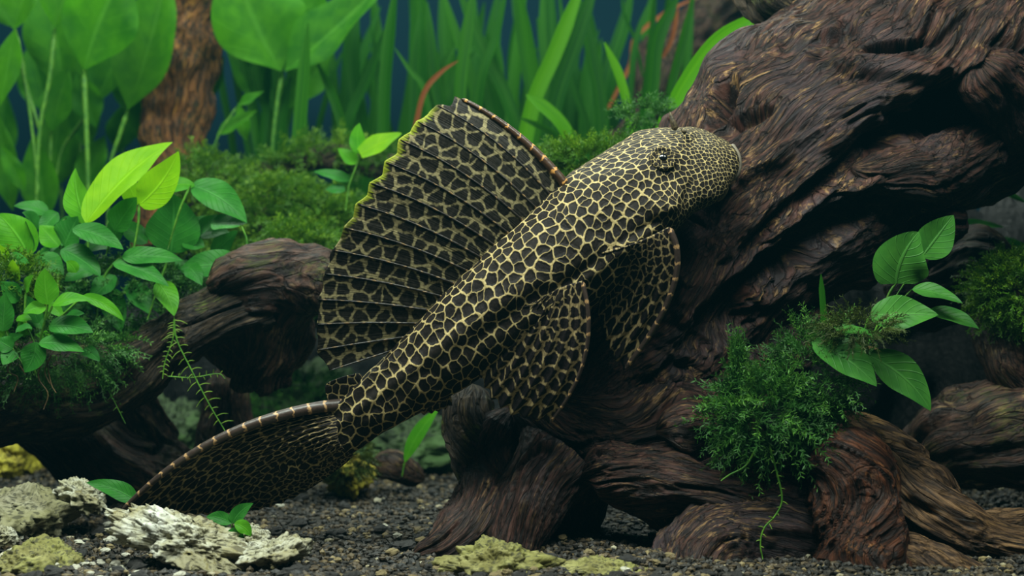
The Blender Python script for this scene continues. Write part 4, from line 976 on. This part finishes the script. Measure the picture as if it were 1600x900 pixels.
# --- broad-leaved plant on the right of the trunk
an = thing('anubias', P(1320, 560, 0.0), 'broad-leaved plant with thick oval leaves growing from the moss on the big trunk', 'water plant')
for (b_, t_, w_, Y_, m_, bd, f_, sh, Yt) in [
    ((1400, 443), (1436, 362), 92, -0.010, L_ANUB, (-16, 0), (0.2, -0.8, 0.55), 'heart', -0.014),
    ((1440, 402), (1490, 336), 58, 0.012, L_ANUB, (0, 0), (0.2, -0.9, 0.3), 'ovate', 0.012),
    ((1358, 494), (1466, 492), 60, -0.016, L_ANUB, (0, -4), (0, -0.85, 0.5), 'ovate', -0.024), ((1425, 452), (1504, 474), 32, 0.010, L_ANUB, (0, -10), (0, -0.7, 0.7), 'ovate', 0.0),
    ((1448, 486), (1530, 514), 34, 0.012, L_ANUB, (4, -10), (0, -0.7, 0.7), 'lance', 0.006), ((1268, 534), (1370, 604), 62, -0.022, L_ANUB, (10, -14), (-0.1, -0.8, 0.6), 'ovate', -0.032),
    ((1354, 554), (1454, 642), 60, -0.016, L_ANUB, (18, -14), (-0.1, -0.85, 0.5), 'ovate', -0.024), ((1292, 516), (1388, 530), 26, -0.014, L_ANUB, (0, -10), (0, -0.5, 0.9), 'lance', -0.02)]:
    leaf(an, b_, t_, w_, Y_, m_, bd, f_, sh, Yt, wave=0.10, nl=22, nw=12)
blade(an, [(1288, 522), (1287, 490), (1283, 428)], 9, -0.01, B_GREEN, 'leaf')
for pts, r in (([(1400, 443), (1388, 462), (1366, 520), (1345, 548)], 2.6), ([(1358, 494), (1350, 520), (1340, 548)], 2.4), ([(1354, 554), (1340, 548), (1335, 540)], 2.4), ([(1268, 534), (1300, 545), (1330, 550)], 2.6), ([(1448, 486), (1400, 500), (1360, 530)], 2.0), ([(1440, 402), (1415, 440), (1370, 510)], 2.0), ([(1425, 452), (1400, 480), (1360, 530)], 1.8)):
    stem(an, pts, r, -0.004, STEM)
stem(an, [(1262, 540, 0.0), (1310, 552, 0.0), (1360, 545, 0.004), (1400, 570, 0.01)], 6, 0.0, STEM_B, 'rhizome')

# --- single leaves near the bed
def lone(loc, label, items, stems=()):
    o = thing('seedling', loc, label, 'water plant')
    for it in items: leaf(o, *it[:5], **it[5])
    for s_ in stems: stem(o, *s_)
lone(G(632, 752), 'single upright green leaf growing from the gravel behind the fish', [((632, 724), (690, 634), 24, 0.20, L_FRESH, dict(shape='lance', bend=(-12, -6)))], [([(632, 722), (628, 745)], 1.6, 0.20)])
lone(P(210, 796, 0.03), 'single oval green leaf lying beside the tip of the tail fin', [((214, 784), (134, 754), 32, 0.03, L_MID, dict(bend=(8, -10), face=(0, -0.8, 0.6))), ((212, 785), (228, 765), 14, 0.03, L_MID, {})], [([(214, 784), (226, 795)], 1.4, 0.03)])
lone(P(365, 850, -0.03), 'seedling with four round leaves growing on the white rock', [
    ((362, 818), (322, 808), 22, -0.025, L_MID, dict(bend=(0, -8))), ((364, 818), (396, 786), 26, -0.025, L_MID, dict(bend=(-10, -2))), ((366, 818), (392, 838), 22, -0.03, L_FRESH, dict(bend=(6, -6))),
    ((364, 824), (384, 850), 26, -0.03, L_MID, dict(bend=(-8, 4))), ((350, 822), (330, 826), 14, -0.02, L_MID, {})], [([(364, 818), (358, 832), (352, 845)], 1.5, -0.022)])
lone(P(1590, 240, 0.10), 'patch of bright leaves right of the trunk hollow', [((1568, 232), (1600, 205), 26, 0.10, L_FRESH, {}), ((1560, 236), (1596, 246), 20, 0.10, L_MID, {}), ((1580, 236), (1612, 226), 26, 0.10, L_FRESH, {})], [([(1568, 232), (1560, 260), (1550, 300)], 1.6, 0.10, STEM)])
lone(P(1590, 300, 0.2), 'drooping narrow leaves in the shade behind the trunk', [((1530, 280), (1610, 320), 14, 0.2, L_MID, dict(shape='lance')), ((1530, 282), (1612, 288), 12, 0.2, L_MID, dict(shape='lance')), ((1480, 330), (1540, 305), 18, 0.22, L_MID, {}), ((1500, 345), (1570, 355), 14, 0.22, L_MID, dict(shape='lance'))], [([(1532, 282), (1510, 300), (1480, 332)], 1.6, 0.2, STEM)])
lone(P(1590, 420, 0.25), 'wide dim leaf behind the brown knob at the tank side', [((1530, 400), (1610, 385), 50, 0.24, L_MID, {}), ((1540, 420), (1620, 430), 44, 0.25, L_MID, {})], [([(1530, 400), (1520, 430), (1500, 460)], 2, 0.24, STEM)])

# ------------------------------------------------------------------ moss (nobody could count it: one object per cushion)
def moss(name, pts, nrms, L, mat, label, leaflet=0.0022, segs=8, droop=0.25, up=0.5, seed=0, tone=None, spread=0.8, wid=0.42):
    r = np.random.default_rng(seed); n = len(pts)
    d = norm(np.asarray(nrms)+np.array([0, -0.1, up])+r.normal(size=(n, 3))*spread)
    Ls = L*r.uniform(0.45, 1.15, n)
    t = np.linspace(0.08, 1, segs)
    C = pts[:, None]+d[:, None]*(Ls[:, None]*t)[..., None]+np.array([0, 0, -1.])*(droop*Ls[:, None]*t**2)[..., None]+r.normal(size=(n, segs, 3))*0.03*L
    T = norm(np.gradient(C, axis=1))
    rv = norm(r.normal(size=(n, 1, 3))); S = norm(np.cross(T, rv)); N = np.cross(S, T)
    V, Fa, tn = [], [], []
    k = 0
    base_t = r.uniform(0, 0.75, n) if tone is None else tone
    for sgn in (-1, 1):
        ll = leaflet*(1-0.45*t)[None, :, None]*r.uniform(0.7, 1.3, (n, segs, 1))
        dr = norm(S*sgn*0.8+T*0.7+N*r.uniform(-0.4, 0.6, (n, segs, 1)))
        a = C; tip = C+dr*ll; m1 = C+dr*ll*0.5+T*ll*wid*0.5; m2 = C+dr*ll*0.5-T*ll*wid*0.5
        q = np.stack([a, m2, tip, m1], 2).reshape(-1, 3)
        V.append(q); nq = n*segs; Fa.append(np.arange(nq*4).reshape(-1, 4)+k); k += nq*4
        tn.append(np.repeat(np.clip(base_t[:, None]+0.12+0*t[None], 0, 1).ravel(), 4))
    # thin stems
    wv = S*0.00022
    st = np.stack([C-wv, C+wv], 2).reshape(-1, 3); V.append(st)
    ii = np.arange(n)[:, None]*segs*2+np.arange(segs-1)[None]*2
    Fa.append(np.stack([ii, ii+1, ii+3, ii+2], -1).reshape(-1, 4)+k); tn.append(np.full(len(st), 0.35))
    o = mk(name, np.vstack(V), np.vstack(Fa), mat, attrs={'tone': np.concatenate(tn)}, smooth=False)
    return put(o, label, 'moss', kind='stuff')

def scatter(obj_list, n, seed, zmin=0.15, px_box=None, extra=None):
    """random points on meshes where the surface looks up or to the viewer's side"""
    r = np.random.default_rng(seed); Pp, Nn = [], []
    for o in obj_list:
        me = o.data; nf = len(me.polygons); org = root_loc(o.parent) if o.parent else np.array(o.location)
        c = np.empty(nf*3); me.polygons.foreach_get('center', c); nn = np.empty(nf*3); me.polygons.foreach_get('normal', nn)
        ar = np.empty(nf); me.polygons.foreach_get('area', ar)
        c = c.reshape(-1, 3)+org; nn = nn.reshape(-1, 3)
        ok = (nn[:, 2]*0.8-nn[:, 1]*0.5 > zmin) & (ar < 1e-4)
        if px_box is not None:
            X, Yq = toPX(c); ok &= (X > px_box[0]) & (Yq > px_box[1]) & (X < px_box[2]) & (Yq < px_box[3])
        if extra is not None: ok &= extra(c)
        Pp.append(c[ok]); Nn.append(nn[ok])
    Pp, Nn = np.vstack(Pp), np.vstack(Nn)
    if len(Pp) == 0: return np.zeros((1, 3)), np.array([[0, 0, 1.]])
    k = r.integers(0, len(Pp), n)
    return Pp[k]+r.normal(size=(n, 3))*0.0006, Nn[k]

def cushion(px, py, Y, rx, ry, rd, n, seed):
    """points on an egg-shaped cushion (px radii, depth in metres)"""
    r = np.random.default_rng(seed); v = norm(r.normal(size=(n, 3))); v[:, 1] = np.where(r.random(n) < 0.7, -np.abs(v[:, 1]), v[:, 1])
    s = (Y-CAM_Y)/F_PX
    rad = np.array([rx*s, rd, ry*s])*r.uniform(0.55, 1.0, (n, 1))**0.5
    return P(px, py, Y)+v*rad*(1+0.3*perlin(v*3, seed))[:, None], v

# mound behind, with moss
mound = thing('mossy_mound', P(430, 560, 0.34), 'rounded brown wood mound under the moss left of the sail fin', 'mound')
mo = [wood('core', mound, W_MOSSY, [(290, 375, 0.36, 40, 1), (340, 370, 0.35, 66, 1), (420, 390, 0.33, 92, 1), (500, 395, 0.33, 72, 1), (560, 400, 0.34, 60, 1), (640, 430, 0.36, 50, 1)], 160, 120, seed=42, lump=0.030, fold=0.004),
      wood('core', mound, W_MOSSY, [(390, 290, 0.40, 30, 1), (450, 258, 0.40, 18, 1), (530, 250, 0.40, 14, 1), (620, 270, 0.40, 14, 1)], 120, 60, seed=43, lump=0.008, fold=0.004)]
p_, n_ = scatter(mo[:1], 4400, 1, 0.1, (280, 180, 660, 480)); pm_, nm_ = scatter(mo[1:], 260, 31, 0.1, (280, 180, 660, 480)); p_, n_ = np.vstack([p_, pm_]), np.vstack([n_, nm_])
moss('moss', p_, n_, 0.022, MOSS_L, 'shaggy bright moss carpet over the rounded mound left of the sail fin', 0.0045, 7, 0.3, 0.5, 1)
p_, n_ = cushion(470, 395, 0.24, 50, 40, 0.03, 900, 2)
moss('moss', p_, n_, 0.016, MOSS_L, 'lime moss tuft just above the broken stump of the left driftwood', 0.0035, 7, 0.35, 0.4, 2)
p_, n_ = cushion(930, 250, 0.16, 80, 20, 0.030, 800, 3)
moss('moss', p_, n_, 0.013, MOSS_L, 'light green moss cushion behind the head of the fish', 0.0030, 7, 0.2, 0.8, 3)
p_, n_ = cushion(1005, 178, 0.16, 36, 10, 0.02, 160, 4)
moss('moss', p_, n_, 0.012, MOSS_G, 'thin green moss tuft on the upper edge of the trunk behind the fish head', 0.0026, 7, 0.2, 0.9, 4)
p_, n_ = cushion(1195, 645, -0.012, 62, 52, 0.014, 420, 5)
moss('moss', p_, n_, 0.021, MOSS_G, 'feathery green moss cushion hanging on the front of the big trunk', 0.0042, 13, 0.25, 0.2, 5, wid=0.32)
p_, n_ = cushion(1275, 580, -0.002, 60, 60, 0.018, 380, 6)
moss('moss', p_, n_, 0.017, MOSS_G, 'dark loose moss around the stems of the broad-leaved plant', 0.0034, 12, 0.2, 0.4, 6, wid=0.28)
p_, n_ = cushion(1345, 512, -0.022, 50, 16, 0.008, 220, 7)
moss('moss', p_, n_, 0.013, MOSS_O, 'brownish wispy moss lying across the broad leaves', 0.0020, 9, 0.2, 0.3, 7, wid=0.25)
p_ = np.array([P(1152+6*math.sin(k), 600-0.4*k, -0.016+0.002*math.cos(k*1.3)) for k in range(90)]); n_ = np.tile([[0., -0.3, 1.]], (90, 1))
moss('moss', p_, n_, 0.018, MOSS_G, 'upright feathery moss shoot left of the moss cushion on the trunk', 0.0034, 9, 0.0, 1.6, 8, spread=0.35, wid=0.3)
p_, n_ = cushion(1580, 455, 0.09, 48, 50, 0.03, 900, 9)
moss('moss', p_, n_, 0.014, MOSS_L, 'yellow-green moss clump on the branch at the tank side', 0.0030, 8, 0.2, 0.5, 9)
p_, n_ = cushion(90, 548, 0.09, 105, 38, 0.03, 600, 10)
moss('moss', p_, n_, 0.016, MOSS_G, 'dark moss beneath the glossy leaves of the left bush', 0.0030, 8, 0.4, 0.2, 10)
p_, n_ = cushion(200, 465, 0.145, 140, 50, 0.02, 900, 11)
moss('moss', p_, n_, 0.018, MOSS_G, 'deep green moss filling the gaps under the pointed leaves', 0.0036, 8, 0.3, 0.3, 11)
p_, n_ = cushion(25, 440, 0.08, 40, 36, 0.02, 500, 12)
moss('moss', p_, n_, 0.010, MOSS_L, 'curly lime moss among the leaves at the left tank side', 0.0030, 7, 0.2, 0.5, 12)

# feathery hanging shoots
def shoot(name, label, pts, Y, nside, slen, col, wpx=1.3, stemmat=None):
    o = thing(name, P(*pts[0], Y), label, 'plant shoot')
    W = np.array([P(a, b, Y) for a, b in pts]); c, s = smooth_path(W, nside*2+2)
    V, Fq, uv = tube(W, np.linspace(wpx, wpx*0.6, len(W))*PX, 6, 30); mk('stem', V, Fq, stemmat or STEM, o, uvs={'UVMap': uv})
    T = norm(np.gradient(c, axis=0))
    for k in range(1, nside*2):
        sg = 1 if k % 2 else -1
        S = norm(np.cross(T[k], [0, 1, 0]))*sg
        L_ = slen*PX*R_(0.5, 1.2)
        e = c[k]+S*L_*0.9+T[k]*L_*0.3+np.array([0, R_(-0.5, 0.2)*L_, 0])
        V, Fq, uv = tube([c[k], (c[k]+e)/2+[0, 0, 0.1*L_], e], [0.8*PX, 0.8*PX, 0.4*PX], 5, 6); mk('side_shoot', V, Fq, col, o, uvs={'UVMap': uv})
STEM_L = plain('stem_lime', (0.10, 0.20, 0.015), (0.20, 0.34, 0.03), 200, 0.5, 0.2)
shoot('hanging_shoot', 'thin hanging shoot with short side needles before the dark hollow of the left wood', [(272, 494), (276, 530), (300, 580), (326, 630), (352, 674)], 0.08, 14, 22, STEM_L, 1.6)
shoot('hanging_shoot', 'short pale shoot curving down from the lowest pointed leaf of the bush', [(272, 496), (270, 530), (258, 565), (254, 592)], 0.085, 12, 11, STEM_L, 1.5)
shoot('hanging_shoot', 'faint bent twig lying across the long hanging shoot', [(262, 588), (300, 590), (340, 584), (352, 592)], 0.08, 8, 10, STEM_L, 1.2)
shoot('hanging_shoot', 'wispy root dangling below the dark moss of the left bush', [(155, 565), (165, 600), (180, 630), (196, 662)], 0.09, 5, 9, STEM, 1.2)
shoot('hanging_shoot', 'long curved shoot hanging from the moss cushion on the trunk', [(1202, 695), (1214, 740), (1222, 780), (1212, 805), (1194, 825), (1188, 850), (1192, 874)], -0.028, 9, 9, STEM_L, 1.8, STEM)
shoot('hanging_shoot', 'short bent stem below the moss cushion on the trunk', [(1182, 700), (1165, 728), (1140, 742), (1126, 752)], -0.028, 3, 5, STEM, 2.0, STEM)

# ------------------------------------------------------------------ rocks
def rock(name, label, px, py, Y, rx, ry, rd, mat, seed, rough=0.22, tilt=0.0, cat='rock', group=None, nu=70, nv=90):
    """rx, ry: half size in photo pixels at depth Y; rd: half depth in metres"""
    c = P(px, py, Y); s = (Y-CAM_Y)/F_PX
    ph = np.linspace(0.02, np.pi-0.02, nu); th = np.linspace(0, 2*np.pi, nv, endpoint=False)
    d = np.stack([np.sin(ph)[:, None]*np.cos(th)[None], np.sin(ph)[:, None]*np.sin(th)[None], np.cos(ph)[:, None]+0*th[None]], -1)
    r = np.random.default_rng(seed); f = np.ones(d.shape[:2])
    for _ in range(16):                                   # broken faces
        n = norm(r.normal(size=3)); h = r.uniform(0.62, 0.95); dt = d@n
        f = np.where(dt*f > h, h/np.maximum(dt, 1e-3), f)
    sz3 = np.array([rx*s, rd, ry*s]); q = d*(sz3/sz3.mean())*1.3+seed*3.1
    nz = fbm(q*2.2, 4, seed); n2 = ridged(q*5, 3, seed+4)
    f = f*(1+rough*nz+0.05*n2+0.03*fbm(q*14, 3, seed+8))
    off = d*f[..., None]*sz3
    a = math.radians(tilt); off = np.stack([off[..., 0]*math.cos(a)+off[..., 2]*math.sin(a), off[..., 1], -off[..., 0]*math.sin(a)+off[..., 2]*math.cos(a)], -1)
    V = (c+off).reshape(-1, 3)
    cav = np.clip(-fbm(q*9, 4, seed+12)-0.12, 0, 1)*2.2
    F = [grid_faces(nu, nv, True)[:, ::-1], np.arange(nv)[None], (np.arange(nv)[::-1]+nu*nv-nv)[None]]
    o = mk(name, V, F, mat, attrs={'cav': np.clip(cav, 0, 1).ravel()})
    return put(o, label, cat, group)
RG = 'rocks on the gravel bed'
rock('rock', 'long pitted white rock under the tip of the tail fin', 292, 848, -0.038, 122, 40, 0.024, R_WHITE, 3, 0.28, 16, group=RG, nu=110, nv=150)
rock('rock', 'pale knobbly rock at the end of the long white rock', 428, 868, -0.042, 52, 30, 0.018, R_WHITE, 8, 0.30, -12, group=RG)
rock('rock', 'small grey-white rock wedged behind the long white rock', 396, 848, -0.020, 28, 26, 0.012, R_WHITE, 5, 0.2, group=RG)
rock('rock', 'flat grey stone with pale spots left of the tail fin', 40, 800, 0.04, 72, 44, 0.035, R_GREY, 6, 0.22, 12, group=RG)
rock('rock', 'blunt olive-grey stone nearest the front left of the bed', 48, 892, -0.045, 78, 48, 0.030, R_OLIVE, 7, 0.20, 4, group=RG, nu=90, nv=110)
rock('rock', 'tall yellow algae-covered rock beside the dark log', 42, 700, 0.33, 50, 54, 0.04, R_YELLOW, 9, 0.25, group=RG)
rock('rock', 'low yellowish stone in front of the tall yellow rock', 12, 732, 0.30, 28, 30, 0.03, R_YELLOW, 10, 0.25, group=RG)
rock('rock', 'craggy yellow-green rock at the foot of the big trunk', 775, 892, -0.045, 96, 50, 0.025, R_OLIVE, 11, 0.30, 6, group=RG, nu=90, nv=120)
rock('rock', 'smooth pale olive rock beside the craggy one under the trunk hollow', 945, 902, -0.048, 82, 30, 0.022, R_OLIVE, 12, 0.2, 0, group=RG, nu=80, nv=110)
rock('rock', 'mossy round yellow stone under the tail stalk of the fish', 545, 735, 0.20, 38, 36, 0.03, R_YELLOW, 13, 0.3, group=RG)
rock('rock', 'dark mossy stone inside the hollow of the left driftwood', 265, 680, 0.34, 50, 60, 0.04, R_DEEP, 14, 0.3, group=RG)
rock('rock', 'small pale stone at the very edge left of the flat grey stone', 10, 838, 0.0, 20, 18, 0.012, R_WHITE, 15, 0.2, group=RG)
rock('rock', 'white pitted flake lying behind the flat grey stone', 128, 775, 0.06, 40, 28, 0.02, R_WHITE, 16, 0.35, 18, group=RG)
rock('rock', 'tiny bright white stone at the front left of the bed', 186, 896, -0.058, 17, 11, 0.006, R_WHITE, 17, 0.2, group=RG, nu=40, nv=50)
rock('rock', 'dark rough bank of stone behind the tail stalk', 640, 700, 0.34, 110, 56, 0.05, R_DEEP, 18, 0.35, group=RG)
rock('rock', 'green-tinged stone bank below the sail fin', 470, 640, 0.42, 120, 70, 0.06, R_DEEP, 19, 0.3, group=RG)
dbr = thing('wood_chip', G(620, 750), 'dark wood chip on the gravel behind the tail stalk', 'wood chip')
wood('chip', dbr, W_LEFT, [(575, 735, 0.22, 8, 1), (610, 730, 0.22, 18, 0.8), (650, 744, 0.22, 16, 0.8), (664, 750, 0.22, 8, 1)], 60, 40, seed=44, lump=0.004, fold=0.003, ends=(0.008, 0.008))
p_, n_ = cushion(545, 715, 0.185, 34, 26, 0.02, 350, 20)
moss('moss', p_, n_, 0.009, MOSS_O, 'yellowish moss fuzz on the round stone under the tail stalk', 0.0024, 6, 0.2, 0.5, 20)
p_, n_ = cushion(460, 625, 0.37, 95, 40, 0.03, 700, 21)
moss('moss', p_, n_, 0.012, MOSS_G, 'low green moss on the stone bank below the sail fin', 0.0032, 6, 0.2, 0.5, 21)

# ------------------------------------------------------------------ gravel: loose grains, the larger ones single
_ico_v = np.array([[0, 0, 1], *[[math.cos(a)*0.894, math.sin(a)*0.894, 0.447] for a in np.arange(5)*1.2566], *[[math.cos(a)*0.894, math.sin(a)*0.894, -0.447] for a in np.arange(5)*1.2566+0.628], [0, 0, -1]])
_ico_f = np.array([[0, 1+i, 1+(i+1) % 5] for i in range(5)]+[[1+i, 6+i, 1+(i+1) % 5] for i in range(5)]+[[1+(i+1) % 5, 6+i, 6+(i+1) % 5] for i in range(5)]+[[11, 6+(i+1) % 5, 6+i] for i in range(5)])
def grains(n, seed):
    r = np.random.default_rng(seed)
    y = -0.12+0.60*r.random(n)**1.35
    x = (r.random(n)*2-1)*(0.40*(y+0.8)+0.06)
    sz = r.uniform(0.0011, 0.0023, n)*(1+0.5*sstep(0.1, 0.4, y))
    cl = sstep(-0.1, 0.4, perlin(np.c_[x*20, y*20, 0*x], 71))
    tone = np.clip(r.random(n)**1.25*(0.75+0.25*cl), 0, 1); tone = np.where(r.random(n) < 0.03, r.uniform(0.9, 1, n), tone)
    V = _ico_v[None]*r.uniform(0.7, 1.25, (n, 12, 1))
    a = r.uniform(0, 6.283, n); ca, sa = np.cos(a)[:, None], np.sin(a)[:, None]
    V = V*(sz[:, None]*np.stack([r.uniform(0.8, 1.4, n), r.uniform(0.7, 1.1, n), r.uniform(0.55, 0.9, n)], 1))[:, None]
    V = np.stack([V[..., 0]*ca-V[..., 1]*sa, V[..., 0]*sa+V[..., 1]*ca, V[..., 2]], -1)
    V += np.stack([x, y, gz(x, y)+sz*r.uniform(0.0, 0.7, n)], -1)[:, None]
    F = _ico_f[None]+(np.arange(n)*12)[:, None, None]
    o = mk('gravel', V.reshape(-1, 3), F.reshape(-1, 3), GRAIN, attrs={'tone': np.repeat(tone, 12)}, smooth=False)
    return put(o, 'fine dark gravel covering the tank bed', 'gravel', kind='stuff')
grains(40000, 50)
def pebble_mesh(name, mat, seed):
    r = np.random.default_rng(seed)
    nu, nv = 9, 12
    ph = np.linspace(0.05, np.pi-0.05, nu); th = np.linspace(0, 2*np.pi, nv, endpoint=False)
    d = np.stack([np.sin(ph)[:, None]*np.cos(th)[None], np.sin(ph)[:, None]*np.sin(th)[None], np.cos(ph)[:, None]+0*th[None]], -1)
    V = d*(1+0.35*fbm(d*1.4+seed*2.3, 3, seed))[..., None]*np.array([1.15, 0.9, 0.7])
    F = [grid_faces(nu, nv, True)[:, ::-1], np.arange(nv)[None], (np.arange(nv)[::-1]+nu*nv-nv)[None]]
    return mk(name, V.reshape(-1, 3), F, mat, origin=(0, 0, 0), smooth=False)
KINDS = [('dark_pebble', PEB_DARK, 'larger dark pebble among the gravel grains', 'dark pebbles on the gravel', 110, (0.0026, 0.0046)),
         ('tan_pebble', PEB_TAN, 'small tan pebble among the gravel grains', 'tan pebbles on the gravel', 110, (0.0016, 0.0030)),
         ('pale_pebble', PEB_PALE, 'small white pebble among the gravel grains', 'white pebbles on the gravel', 60, (0.0013, 0.0028))]
for (nm, mt, lb, gp, cnt, (s0, s1)) in KINDS:
    protos = [pebble_mesh(nm, mt, 60+k) for k in range(4)]
    for k in range(cnt):
        o = protos[k] if k < 4 else protos[k % 4].copy()
        if k >= 4: COL.objects.link(o)
        y = -0.095+0.30*random.random()**1.7
        if nm == 'pale_pebble' and random.random() < 0.6: x = R_(-0.30, -0.17)*(y+0.8)/0.75
        else: x = R_(-0.30, 0.02)*(y+0.8)/0.75 if random.random() < 0.85 else R_(0.02, 0.1)
        s_ = R_(s0, s1); o.scale = (s_, s_, s_*R_(0.8, 1.1)); o.rotation_euler = (R_(-0.3, 0.3), R_(-0.3, 0.3), R_(0, 6.28))
        o.location = (x, y, float(gz(x, y))+0.0012+s_*0.35)
        put(o, lb, 'pebble', gp)
